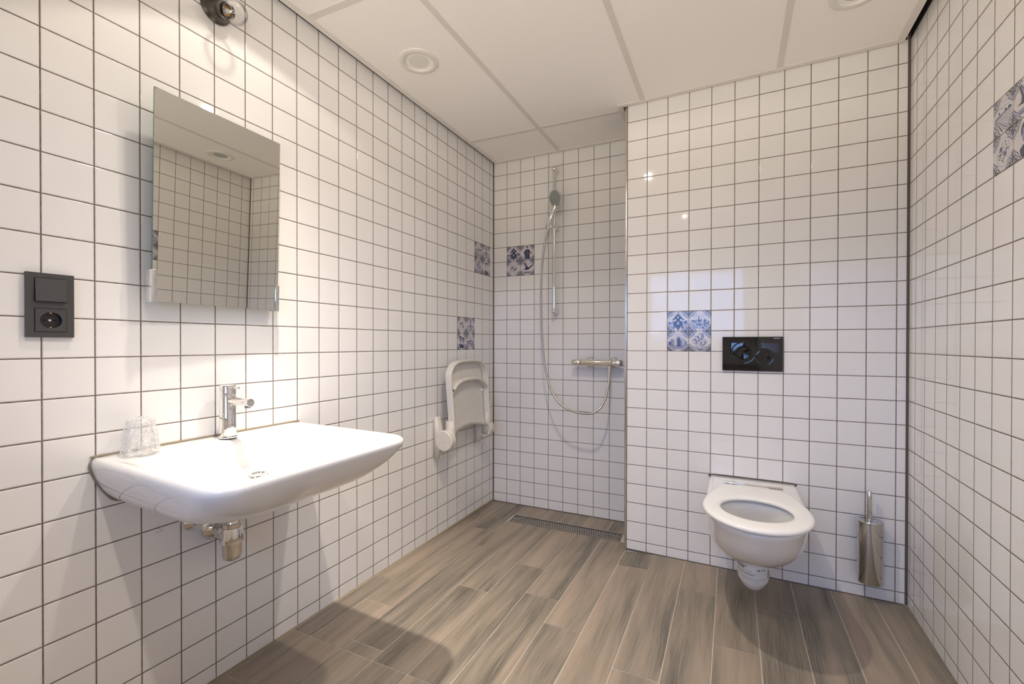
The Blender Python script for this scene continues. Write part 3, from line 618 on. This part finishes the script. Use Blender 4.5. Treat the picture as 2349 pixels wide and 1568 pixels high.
# mirror with its two clips (left wall)
MYC, MZ0, MH, MW = -1.857, 1.2015, .589, .385
t = thing('wall_mirror', 'rectangular frameless mirror tilted forward above the wash basin', 'mirror', (.050, MYC, MZ0), FR['L'])
t.rotation_euler = (math.radians(1.56), 0, PI / 2 + math.radians(2.0))
t.rotation_mode = 'XYZ'
b = MB().box(-MW / 2, MW / 2, 0, .0045, 0, MH); b.m = [0] * 6
mo = b.build('glass', [M_medge, M_mirror], t, smooth=False)
for p in mo.data.polygons:
    if p.normal.y < -.9: p.material_index = 1
MB().box(-MW / 2 + .04, MW / 2 - .04, .0047, .016, .08, MH - .06).build('back_panel', M_anth, t, smooth=False)
for s in (-1, 1):
    x = s * (MW / 2); MB().box(min(x + s * .0035, x - s * .010), max(x + s * .0035, x - s * .010), -.004, .030, -.003, .088, .0015).build('clip', M_clip, t)
MB().box(-.10, .10, .0162, .036, .10, .14).build('wall_bracket', M_clip, t, smooth=False); MB().box(-.10, .10, .0162, .046, MH - .14, MH - .10).build('wall_bracket', M_clip, t, smooth=False)

# bare bulb wall lamp above the mirror
t = thing('wall_lamp', 'gunmetal wall lamp holder with bare clear bulb above the mirror', 'wall lamp', loc('L', -1.849, 2.161), FR['L'])
ax = Vector((0, -.115, -.052)).normalized(); c0 = Vector((0, 0, 0))
def ring_at(c, axis, r_, n=40, flat=None):
    axis = Vector(axis).normalized(); u = Vector((1, 0, 0)); w = axis.cross(u).normalized(); return [Vector(c) + (u * cos(2 * PI * i / n) + w * sin(2 * PI * i / n)) * r_ for i in range(n)]
rings = [ring_at((0, -.0005, 0), (0, -1, 0), .046), ring_at((0, -.004, 0), (0, -1, 0), .0465), ring_at((0, -.010, -.001), (0, -1, -.05), .043), ring_at((0, -.020, -.006), (0, -1, -.25), .036), ring_at(ax * .034, ax, .0285), ring_at(ax * .044, ax, .0262), ring_at(ax * .046, ax, .0255), ring_at(ax * .048, ax, .0262), ring_at(ax * .069, ax, .0255), ring_at(ax * .070, ax, .024), ring_at(ax * .069, ax, .0205), ring_at(ax * .050, ax, .0200)]
MB().loft(rings, True, True).build('holder', M_lampm, t)
MB().box(-.036, -.022, -.020, -.010, -.012, .004, .001).cyl((-.029, -.019, -.004), (-.029, -.024, -.005), .0035, 12).build('clamp_screw', M_anthd, t)
MB().lathe(ax * .050, ax, [(0, .0198), (.016, .0198), (.018, .0185)], 32, False, False).lathe(ax * .053, ax, [(0, .0), (.001, .0135), (.016, .0135), (.018, .0125)], 32, False, False).build('screw_shell', M_lampin, t)
bc = ax * .1205
bl_ = MB().lathe(ax * .066, ax, [(0, .013), (.010, .0135), (.018, .017), (.026, .0235), (.036, .0305), (.047, .0342), (.056, .0345), (.066, .0315), (.075, .0255), (.082, .0165), (.0855, .008), (.0862, 0)], 48, True, False).build('bulb', M_bulb, t)
MB().lathe(ax * .066, ax, [(0, .008), (.012, .0065), (.022, .003), (.026, .0028), (.0265, 0)], 16).tube([ax * .088, ax * .105 + Vector((.008, 0, 0)), ax * .115 + Vector((.004, 0, .004)), ax * .112, ax * .115 + Vector((-.004, 0, .004)), ax * .105 + Vector((-.008, 0, 0)), ax * .088], .0005, 6).build('filament', mat('filament_glass', (.85, .85, .82), .1), bl_)

# light switch with socket
t = thing('switch_and_socket', 'anthracite light switch over wall socket left of the mirror', 'switch', loc('L', -2.238, 1.0985), FR['L'])
b = MB()
for q in ((-.0425, -.0285, 0, .155), (.0285, .0425, 0, .155), (-.0285, .0285, 0, .0130), (-.0285, .0285, .0700, .0860), (-.0285, .0285, .1435, .155)): b.box(q[0], q[1], -.0095, 0, q[2], q[3])
b.build('cover_frame', M_anth, t, smooth=False)
b = MB(); b.loft([[(-.0275, y, .087), (.0275, y, .087), (.0275, y2, .1425), (-.0275, y2, .1425)] for y, y2 in ((-.009, -.009), (-.0165, -.0115))]); b.build('rocker', M_anth, t, smooth=False)
MB().box(-.0285, .0285, -.003, -.001, .0860, .1435).build('rocker_gap', M_anthd, t, smooth=False)
MB().box(-.0285, .0285, -.0011, -.0002, .0130, .0700).build('socket_gap', M_anthd, t, smooth=False)
so = MB(); zc = .0415
n = 48; sq = rrect(-.0275, .0275, zc - .0275, zc + .0275, .001, 0, 6, 6); n = len(sq)
outer = [(x, -.0112, y) for x, y, _ in sq]
def ang(p): return math.atan2(p[2] - zc, p[0])
inner = [(.0195 * cos(ang(p)), -.0112, zc + .0195 * sin(ang(p))) for p in outer]; deep = [(x * .97, -.0012, zc + (z - zc) * .97) for x, y, z in inner]; back = [(x, -.002, z) for x, y, z in outer]
so.loft([back, outer, inner], False, False); skt = so.build('socket', M_anth, t)
MB().loft([inner, deep], False, True).build('socket_well', M_anthd, skt)
MB().cyl((-.0095, -.0013, zc), (-.0095, -.0010, zc), .0028, 16).cyl((.0095, -.0013, zc), (.0095, -.0010, zc), .0028, 16).build('pin_hole', M_dark, skt)
MB().cyl((0, -.0012, zc), (0, -.0026, zc), .0026, 20).build('screw', M_chrome, skt)
for z0 in (zc + .0165, zc - .0185): MB().box(-.0022, .0022, -.0085, -.002, z0, z0 + .002).build('earth_contact', M_brass, skt, smooth=False)

# ------------------------------------------------------------------ folding shower seat (left wall, near the corner)
t = thing('folding_shower_seat', 'cream plastic folding shower seat hinged up against the left wall', 'shower seat', loc('L', -.450, .55), FR['L'])
# local: x = along wall (y+.41), y = -distance, z relative to .55
def seatpt(x, z, d): return (x, -(d + .02 * min(max(1 - abs(x) / .25, 0), 1) * 0), z - .55 + 0)
Wd = .232; n = 28
def outline(sc, top, bot, rad, n=10):
    """U outline from lower left, over the arched top, to lower right"""
    P = [(-sc, bot)]
    for i in range(6): P.append((-sc + .003 * i / 5 - .01 * (i / 5) ** 2, bot + (top - rad - bot) * (i + 1) / 6))
    for i in range(1, n): a_ = PI - PI * i / n; P.append(((sc - .007) * math.copysign(abs(cos(a_)) ** .62, cos(a_)), top - rad + rad * abs(sin(a_)) ** .8))
    for i in range(6): j = 5 - i; P.append((sc - .003 * j / 5 + .01 * (j / 5) ** 2, bot + (top - rad - bot) * (j + 1) / 6))
    P.append((sc, bot)); return P
OUT = outline(.206, .990, .580, .085)
def off(P, d):
    cx = 0; res = []
    for i, (x, z) in enumerate(P):
        a_ = P[max(i - 1, 0)]; c_ = P[min(i + 1, len(P) - 1)]; dx, dz = c_[0] - a_[0], c_[1] - a_[1]; L = math.hypot(dx, dz) or 1; res.append((x + dz / L * d, z - dx / L * d))
    return res
def dist(z): return .083 - (z - .56) * .070
b = MB()
lay = [(0., 0.), (0., .034), (.002, .038), (.010, .038), (.0125, .034), (.016, .014), (.020, .006)]   # inset, height above the shell
rows = []
for ins, hh in lay: rows.append([(x, -(dist(z) + hh), z - .55) for x, z in off(OUT, ins)])
nn = len(OUT); vs = [p for r_ in rows for p in r_]; fs = []
for k in range(len(rows) - 1):
    for i in range(nn - 1): fs.append((k * nn + i, k * nn + i + 1, (k + 1) * nn + i + 1, (k + 1) * nn + i))
for i in (0, nn - 1): fs.append(tuple(k * nn + i for k in range(len(rows))))
b.add(vs, fs); b.build('rim', M_plast, t, subsurf=1, smooth=True)
# shell: slightly dished panel between the rims, with a concave lower edge
b = MB(); NXs, NZs = 16, 22; vs = []; fs = []
Lp = OUT[:nn // 2 + 1]
def halfw(z):
    for i in range(len(Lp) - 1):
        if Lp[i][1] <= z <= Lp[i + 1][1]: return -(Lp[i][0] + (Lp[i + 1][0] - Lp[i][0]) * (z - Lp[i][1]) / max(Lp[i + 1][1] - Lp[i][1], 1e-6))
    return .0 if z > .9 else .20
def halfw(z):
    if z < .905: return .199
    t_ = min((z - .905) / .085, .999) ** 1.25
    return .199 * math.sqrt(1 - t_ * t_) ** .62
for back in (0, 1):
    for j in range(NZs + 1):
        s_ = (j / NZs); 
        for i in range(NXs + 1):
            q = -1 + 2 * i / NXs; zb = .562 + .030 * (1 - q * q); z = zb + (.984 - zb) * (1 - (1 - s_) ** 1.15)
            w_ = max(halfw(z) - .006, .02); z2 = z
            d = dist(z2) + .006 - .008 * (1 - q * q) + (.022 * max(0, 1 - (z - .55) / .05)) - back * .006; vs.append((q * w_, -d, z2 - .55))
m_ = (NXs + 1) * (NZs + 1)
for back in (0, 1):
    for j in range(NZs):
        for i in range(NXs): q = back * m_ + j * (NXs + 1) + i; fs.append((q, q + 1, q + NXs + 2, q + NXs + 1))
for i in range(NXs): fs.append((i, i + 1, m_ + i + 1, m_ + i)); e = NZs * (NXs + 1); fs.append((e + i, e + i + 1, m_ + e + i + 1, m_ + e + i))
for j in range(NZs):
    for i in (0, NXs): q = j * (NXs + 1) + i; fs.append((q, q + NXs + 1, m_ + q + NXs + 1, m_ + q))
b.add(vs, fs); b.build('seat_shell', M_plast, t, smooth=True)
# arched cross rib with rounded shoulders
rib = []
for i in range(21):
    q = -1 + 2 * i / 20; rib.append((q * .186, .872 - .055 * abs(q) ** 3.2))
rows = [[(x, -(dist(z) + h_), z + dz_ - .55) for x, z in rib] for h_, dz_ in ((.000, .012), (.034, .012), (.041, .007), (.041, -.005), (.034, -.010), (.0, -.006))]
vs = [p for r_ in rows for p in r_]; fs = []; nn2 = len(rib)
for k in range(len(rows) - 1):
    for i in range(nn2 - 1): fs.append((k * nn2 + i, k * nn2 + i + 1, (k + 1) * nn2 + i + 1, (k + 1) * nn2 + i))
MB().add(vs, fs).build('cross_rib', M_plast, t, subsurf=1, smooth=True)
for s in (-1, 1): MB().lathe((s * .168, -(dist(.79) - .002), .79 - .55), (0, -1, 0), [(0, .0075), (.012, .0075), (.014, .006)], 20).build('rubber_stop', M_seat, t)
# hinge cheeks on both sides and the wall brackets
for s in (-1, 1):
    xo = s * .208
    x0_, x1_ = (xo - .034, xo - .008) if s < 0 else (xo - .012, xo + .010)
    pr = [(-.001, -.115), (-.001, .098), (-.012, .112), (-.026, .112), (-.040, .060), (-.046, .03), (-.046, -.05), (-.036, -.112), (-.014, -.120)]
    b = MB(); b.loft([[(x, y, z + .012) for y, z in pr] for x in (x0_ - .004, x0_, x1_, x1_ + .004)]); wb = b.build('wall_bracket', M_plast, t, smooth=True)
    MB().lathe((x0_ - .006, -.072, -.005), (1, 0, 0), [(0, .052), (.005, .057), (.040, .057), (.044, .052)], 40).lathe((x0_ - .007, -.072, -.005), (1, 0, 0), [(0, .008), (.004, .010)], 20).build('pivot_cheek', M_plast, t)
    MB().loft([[(x, y, z) for y, z in ((-.062, .10), (-.108, .10), (-.118, .03), (-.100, -.045), (-.060, -.045))] for x in ((xo - .002, xo + .020) if s < 0 else (xo - .020, xo + .002))]).build('side_arm', M_plast, t, smooth=True)
    MB().cyl((x0_ + .022, -.012, -.098), (x0_ + .022, -.046, -.100), .006, 14).build('screw_cap', M_plast, wb)

# ------------------------------------------------------------------ shower
sr = .4585
t = thing('shower_rail', 'chrome vertical shower rail on the back shower wall', 'shower rail', loc('S', sr, 1.28), FR['S'])
RO = -.050
MB().cyl((0, RO, .005), (0, RO, .935), .0098, 24).build('bar', M_chrome, t)
for z in (.012, .928):
    MB().cyl((0, -.0005, z), (0, RO - .004, z), .0160, 28, .002).lathe((0, RO + .006, z), (0, -1, 0), [(0, .0160), (.012, .0165), (.020, .014), (.025, .008), (.0265, 0)], 28).build('rail_bracket', M_chrome, t)
sl = MB().cyl((.012, RO + .028, .552), (-.022, RO - .030, .558), .0145, 28, .003).build('slider', M_chrome, t)
MB().cyl((-.040, RO - .036, .556), (-.026, RO - .020, .555), .0125, 20, .002).build('tilt_knob', M_grey, sl)
t = thing('hand_shower', 'chrome hand shower with grey spray face and long steel hose', 'hand shower', loc('S', .43, 1.827), FR['S'])
X0, Z0_ = .43, 1.827
def SL(x, o, z): return (x - X0, -o, z - Z0_)
MB().tube(catmull([SL(.428, .083, 1.822), SL(.436, .088, 1.850), SL(.450, .094, 1.885), SL(.466, .098, 1.920), SL(.478, .098, 1.948), SL(.486, .096, 1.968)], 6), [.0100 + .0045 * sin(PI * min(i / 24, 1)) + .004 * (i / 30) for i in range(31)], 20).lathe(SL(.430, .084, 1.832), Vector((-.1, -.08, -1)), [(-.012, .010), (.010, .0095), (.014, .007)], 20).build('handle', M_chrome, t)
hc = Vector(SL(.487, .118, 1.996)); hn = Vector((-.50, -.80, -.33)).normalized()
MB().lathe(hc, hn, [(-.030, .012), (-.026, .026), (-.016, .042), (-.006, .0495), (.002, .0510), (.005, .0500)], 48).build('spray_head', M_chrome, t)
face = MB().lathe(hc, hn, [(.0048, .0490), (.0075, .0465), (.0085, .040), (.0088, 0)], 48, True, False).build('spray_face', M_grey, t)
u_ = hn.orthogonal().normalized(); w_ = hn.cross(u_); b = MB()
for rr, nn_ in ((.008, 6), (.016, 10), (.024, 15), (.032, 20), (.039, 24)):
    for i in range(nn_): c_ = hc + hn * .0085 + (u_ * cos(2 * PI * i / nn_) + w_ * sin(2 * PI * i / nn_)) * rr; b.cyl(c_, c_ + hn * .0016, .0011, 6)
b.build('nozzles', M_nub, face)
hp = [(.430, .085, 1.827), (.406, .090, 1.722), (.390, .095, 1.554), (.388, .100, 1.330), (.400, .110, 1.106), (.429, .130, .912), (.484, .160, .780), (.566, .185, .699), (.677, .195, .670), (.759, .190, .683), (.803, .150, .745), (.816, .100, .843), (.815, .065, .930)]
hm = mat('hose_steel', (.50, .49, .48), .3, 1., bump=.6, bscale=420)
MB().tube(catmull([SL(*q) for q in hp], 10), .0066, 14).build('hose', hm, t)
MB().cyl(SL(.815, .064, .918), SL(.815, .064, .944), .0092, 12).build('hose_nut', M_chrome, t)
t = thing('shower_mixer', 'chrome thermostatic bar mixer valve on the shower wall', 'shower mixer', loc('S', .735, .967), FR['S'])
o_ = -.062
MB().lathe((-.098, o_, 0), (1, 0, 0), [(0, .0200), (.001, .0210), (.193, .0210), (.194, .0200)], 40).build('body', M_chrome, t)
MB().lathe((-.100, o_, 0), (-1, 0, 0), [(0, .0198), (.002, .0212), (.028, .0212), (.042, .0195), (.052, .016), (.056, .011)], 40).cyl((-.137, o_ - .019, 0), (-.137, o_ - .0225, 0), .006, 16).build('temperature_knob', M_chrome, t)
MB().lathe((.098, o_, 0), (1, 0, 0), [(0, .0198), (.002, .0212), (.030, .0212), (.044, .0190)], 40).box(.112, .136, o_ - .0245, o_ - .018, -.005, .005, .002).build('flow_knob', M_chrome, t)
MB().lathe((.142, o_, 0), (1, 0, 0), [(0, .0188), (.006, .0185), (.012, .016), (.014, .012)], 40).build('knob_cap', mat('knob_cap_grey', (.30, .29, .28), .35), t)
for x in (-.052, .098):
    MB().lathe((x, -.0005, 0), (0, -1, 0), [(0, .0315), (.003, .032), (.008, .029), (.013, .020), (.015, .0155)], 40).cyl((x, -.012, 0), (x, o_ + .012, 0), .0150, 24).build('wall_union', M_chrome, t)
MB().cyl((.080, o_, -.017), (.080, o_, -.028), .0095, 20).build('outlet', M_chrome, t)

# ------------------------------------------------------------------ linear floor drain
dx0, dx1 = .258, .931; cx = (dx0 + dx1) / 2; cy = (-.250 - .142) / 2
t = thing('linear_floor_drain', 'long slotted stainless steel drain channel in the shower floor', 'floor drain', (cx, cy, fz(cx, cy)), math.atan(.0563))
hx, hy = (dx1 - dx0) / 2, .052; b = MB()
for q in ((-hx, hx, hy - .010, hy), (-hx, hx, -hy, -hy + .006), (-hx, -hx + .006, -hy, hy), (hx - .006, hx, -hy, hy)): b.box(q[0], q[1], q[2], q[3], -.004, .0026)
b.build('tray_frame', M_brushed, t, smooth=False)
MB().box(-hx + .003, hx - .003, -hy + .003, hy - .003, -.0010, .0002).build('channel', M_dark, t, smooth=False)
# grate: plate with three rows of small slots
gx0, gx1, gy0, gy1 = -hx + .012, hx - .009, -hy + .010, hy - .022; NS = 46; px = (gx1 - gx0 - .012) / NS; rowsy = [gy0 + (gy1 - gy0) * q for q in (.2, .5, .8)]; sh = .0066; b = MB(); zt, zb_ = .0024, .0004
ys = [gy0]
for yy in rowsy: ys += [yy - sh, yy + sh]
ys += [gy1]
for k in range(0, len(ys), 2): b.box(gx0, gx1, ys[k], ys[k + 1], zb_, zt)
for j, yy in enumerate(rowsy):
    o2 = (px / 2) if j % 2 else 0
    b.box(gx0, gx0 + .006 + o2, yy - sh, yy + sh, zb_, zt)
    for i in range(NS):
        xa = gx0 + .006 + o2 + (i + .55) * px; xb_ = min(gx0 + .006 + o2 + (i + 1) * px, gx1)
        if xa < gx1: b.box(xa, xb_, yy - sh, yy + sh, zb_, zt)
b.build('slotted_grate', M_brushed, t, smooth=False)

# ------------------------------------------------------------------ toilet
TX = 1.560
t = thing('wall_hung_toilet', 'white wall hung toilet with open seat ring, no lid', 'toilet', loc('T', TX, .065), FR['T'])
ZB = .065
class MBT(MB):
    def __init__(s): super().__init__(); s.T = Matrix(((1, .0304, 0, 0), (0, 1, 0, 0), (0, 0, 1, 0), (0, 0, 0, 1)))
MB_ = MB; MB = MBT
def dring(Wb, Wm, yc, D, z, n=15, pw=1.0):
    """back straight on the wall, sides swell to Wm at yc, elliptic nose to D"""
    P = []
    for i in range(7): s_ = i / 7; P.append((-Wb - (Wm - Wb) * sin(s_ * PI / 2), yc * s_))
    for i in range(2 * n + 1): a_ = PI - PI * i / (2 * n); P.append((Wm * cos(a_), yc + (D - yc) * sin(a_) ** pw))
    for i in range(7): s_ = 1 - (i + 1) / 7 + 0.0; P.append((Wb + (Wm - Wb) * sin(s_ * PI / 2), yc * s_))
    for i in range(1, 6): P.append((Wb - 2 * Wb * i / 6, 0.0))
    return [(x, -y, z - ZB) for x, y in P]
def ering(cy, a_, bf, bb, z, N_):
    """ellipse sampled so that it pairs with dring points"""
    return cy, a_, bf, bb, z
outer = [dring(.030, .052, .18, .31, .219), dring(.060, .096, .22, .39, .224), dring(.088, .127, .25, .46, .241), dring(.115, .150, .28, .522, .268), dring(.138, .166, .31, .576, .300), dring(.156, .1735, .34, .622, .342), dring(.166, .173, .37, .650, .386), dring(.171, .1745, .40, .672, .424), dring(.175, .1765, .42, .680, .437), dring(.1735, .1735, .42, .672, .4455), dring(.1700, .166, .42, .660, .448)]
ref = outer[-1]
def pair(cyy, a_, bf, bb, z):
    R_ = []
    for x, y, _ in ref:
        an = math.atan2((-y) - cyy, x); bb_ = bf if (-y) > cyy else bb; R_.append((a_ * cos(an), -(cyy + bb_ * sin(an)), z - ZB))
    return R_
inner = [pair(.49, .135, .145, .150, .448), pair(.49, .128, .137, .142, .443), pair(.485, .128, .137, .142, .415), pair(.47, .122, .130, .142, .375), pair(.445, .102, .112, .125, .335), pair(.42, .078, .085, .095, .305), pair(.41, .060, .062, .065, .296)]
MB().loft(outer + inner, True, True).build('bowl', M_ceram, t, smooth=True, subsurf=1)
MB().loft([pair(.412, .066, .068, .074, .3005), pair(.412, .060, .060, .066, .3010)], False, True).build('water', M_water, t, smooth=False)
# trap outlet under the bowl
def er(cyy, a_, b_, z, n=40): return [(a_ * cos(2 * PI * i / n), -(cyy + b_ * sin(2 * PI * i / n)), z - ZB) for i in range(n)]
trap_r = [(.25, .066, .112, .250), (.25, .0655, .110, .200), (.25, .0645, .108, .165), (.25, .0620, .104, .135), (.25, .0570, .097, .112), (.25, .0500, .086, .094), (.25, .0410, .072, .081), (.25, .0300, .054, .0725), (.25, .0160, .030, .067), (.25, .004, .008, .0655)]
MB().loft([er(a_, b_, c_, z) for a_, b_, c_, z in trap_r], True, True).build('trap_outlet', M_ceram, t, smooth=True)
MB().cyl((0, 0, .165), (0, -.16, .165), .05, 32).build('waste_spigot', M_ceram, t)
def trap_s(ua, z):
    for k in range(len(trap_r) - 1):
        z1_, z0_ = trap_r[k][3], trap_r[k + 1][3]
        if z0_ <= z <= z1_:
            q = (z1_ - z) / (z1_ - z0_); A_ = trap_r[k][1] + (trap_r[k + 1][1] - trap_r[k][1]) * q; B_ = trap_r[k][2] + (trap_r[k + 1][2] - trap_r[k][2]) * q; C_ = .25; break
    return Vector((A_ * sin(ua), -(C_ + B_ * cos(ua)), z - ZB))
# sticker on the trap: s runs left to right in radians, z up
b = MB(); vs = []; fs = []; ns, nz = 16, 10
def lab(s_, h_, lift=.0012):
    p_ = trap_s(s_, h_); c_ = Vector((0, -.25, h_ - ZB)); return p_ + (p_ - c_).normalized() * lift
for j in range(nz + 1):
    for i in range(ns + 1): vs.append(lab(-1.22 + 2.3 * i / ns, .113 + .083 * j / nz))
for j in range(nz):
    for i in range(ns): q = j * (ns + 1) + i; fs.append((q, q + 1, q + ns + 2, q + ns + 1))
b.add(vs, fs); lb = b.build('sticker', M_paper, t, smooth=True, fix=False); tag(lb, 'white printed product sticker')
b = MB()
def put(txt, size, s0, z0_, mi=0, sx=13.5):
    v, f = text_mesh(txt, size); b.add([lab(s0 + x * sx, z0_ + y, .0016) for x, y, z in v], f, mi)
def barr(s0, s1, z0_, z1_, mi=0, n=8):
    vs = [lab(s0 + (s1 - s0) * i / n, zz, .0016) for zz in (z0_, z1_) for i in range(n + 1)]; b.add(vs, [(i, i + 1, n + 2 + i, n + 1 + i) for i in range(n)], mi)
put('S82420200000', .0095, -1.15, .1840); barr(-1.15, -.55, .1770, .1815); put('Sphinx', .0085, .38, .1780); barr(.20, .30, .1780, .1830)
barr(-1.15, .85, .1750, .1755, 1); barr(-1.15, .85, .1660, .1665, 1)
rl = random.Random(11)
def fine_print(s0, s1, zz, h=.0012):
    q = s0
    while q < s1: w_ = rl.uniform(.02, .07); barr(q, min(q + w_, s1), zz, zz + h, 1, 2); q += w_ + .018
fine_print(-1.10, -.1, .1695); fine_print(-1.05, .05, .1610, .0015); fine_print(-1.05, .10, .1580, .0015); fine_print(-1.05, .0, .1550, .0015)
put('CE', .0140, -1.16, .1335, 0, 14); fine_print(-.72, .75, .1405, .0014); fine_print(-.72, -.1, .1360); fine_print(.05, .25, .1295, .0014)
for k in range(11): barr(.86, .98, .1420 + k * .0030, .1420 + k * .0030 + (.0012 if k % 3 else .0021), 0, 2)
b.build('sticker_print', [M_ink, M_inkg], lb, smooth=False, fix=False)
# seat ring
def seat_out(sc, z, zs=0):
    P = []; n = 48; cyy, A_, F_, B_ = .485, .182 * sc, .217 - (1 - sc) * .18, .375
    a0 = -math.asin(min((cyy - .203 - (1 - sc) * .18) / B_, 1))
    back_x = A_ * cos(a0)
    m_ = 40
    for i in range(m_ + 1):
        an = a0 + (PI - 2 * a0) * i / m_; bb_ = F_ if sin(an) > 0 else B_; yy = cyy + bb_ * sin(an); s_ = max(0., (cyy - yy) / (B_ * sin(-a0))); xx = A_ * cos(an)
        if sin(an) < 0: xx = math.copysign(A_ * (1 - .37 * s_ ** 1.75), cos(an))
        P.append((xx, yy))
    x_l, y_l = P[-1]; x_r, y_r = P[0]
    for i in range(1, 8): P.append((x_l + (x_r - x_l) * i / 8, y_l))
    return P
so_ = seat_out(1, 0); 
def sring(sc, z): return [(x, -y, z - ZB) for x, y in seat_out(sc, z)]
def hring(g, z):
    R_ = []
    for x, y in so_:
        an = math.atan2(y - .488, x); R_.append(((.117 + g) * cos(an), -(.488 + ((.122 if y > .488 else .118) + g) * sin(an)), z - ZB))
    return R_
rings = [hring(.012, .4535), sring(.93, .4530), sring(.985, .4545), sring(1.0, .460), sring(.995, .4665), sring(.96, .4715), sring(.90, .4735), hring(.022, .4735), hring(.008, .4710), hring(.0, .4650), hring(.002, .458), hring(.012, .4535)]
MB().loft(rings, False, False).build('seat', M_seat, t, smooth=True, subsurf=1)
b = MB(); zz = .4710 - ZB
b.cyl((-.112, -.190, zz), (.112, -.190, zz), .0028, 12)
for s in (-1, 1): b.cyl((s * .112, -.190, zz), (s * .062, -.190, zz), .0062, 20, .0008); b.cyl((s * .083, -.190, zz), (s * .083, -.190, zz - .014), .010, 20); b.cyl((s * .062, -.190, zz), (s * .056, -.190, zz), .0045, 16)
tag(b.build('hinge', M_chrome, t), 'chrome seat hinge bar')
bd = catmull([(-.168, -.0005, .40 - ZB), (-.1725, -.0005, .434 - ZB), (-.166, -.0005, .4475 - ZB), (0, -.0005, .4490 - ZB), (.166, -.0005, .4475 - ZB), (.1725, -.0005, .434 - ZB), (.168, -.0005, .40 - ZB)], 6)
tag(MB().tube(bd, .0028, 8).build('sealant_bead', M_seal, t), 'dark sealant line along the wall')

MB = MB_
# flush plate
t = thing('flush_plate', 'glossy black dual flush plate with two round buttons above the toilet', 'flush plate', loc('T', 1.5612, .9565), FR['T'])
MB().box(-.1235, .1235, -.0115, 0, 0, .161, .0018).build('plate', M_blackgl, t)
for (x, z, r_, nm) in ((-.035, .0855, .0515, 'large_button'), (.0495, .067, .039, 'small_button')):
    MB().lathe((x, -.0115, z), (0, -1, 0), [(-.002, r_), (.0012, r_), (.0016, r_ - .001), (.0010, r_ - .0035), (.0014, r_ - .006), (.0006, r_ * .5), (.0003, 0)], 64, True, False).build(nm, M_blackgl, t)
    MB().torus((x, -.0118, z), (0, -1, 0), r_ + .0008, .0011, 64, 8).build('button_ring', M_blackring, t)
v, f = text_mesh('GEBERIT', .0056, 1.05); b = MB(); b.add([(x + .0925, -.01165, y + .1515) for x, y, z in v], f); b.box(.0885, .0918, -.0117, -.0115, .1515, .1555)
tag(b.build('lettering', M_print, t, smooth=False, fix=False), 'small white maker lettering')

# toilet brush holder
t = thing('toilet_brush_holder', 'polished steel toilet brush holder mounted on the wall right of the toilet', 'toilet brush', loc('T', 1.993, .085), FR['T'])
def bre(a_, b_, z, n=48, o=-.043): return [(a_ * math.copysign(abs(cos(2 * PI * i / n)) ** .9, cos(2 * PI * i / n)), o - b_ * sin(2 * PI * i / n), z) for i in range(n)]
MB().loft([bre(.043, .034, 0), bre(.044, .035, .002), bre(.044, .035, .250)]).build('container', M_steelpol, t)
MB().loft([bre(.0455, .0365, .2505), bre(.0462, .0372, .2525), bre(.0462, .0372, .2570), bre(.0450, .0360, .2590), bre(.030, .022, .2593)]).build('lid', M_steelpol, t)
MB().lathe((-.003, -.043, .2595), (0, 0, 1), [(0, .0115), (.002, .0112), (.003, .0090), (.122, .0088), (.1235, .008)], 28).build('brush_handle', M_steelpol, t)
MB().box(-.02, .02, -.010, 0, .10, .16).build('wall_mount', M_brushed, t, smooth=False)
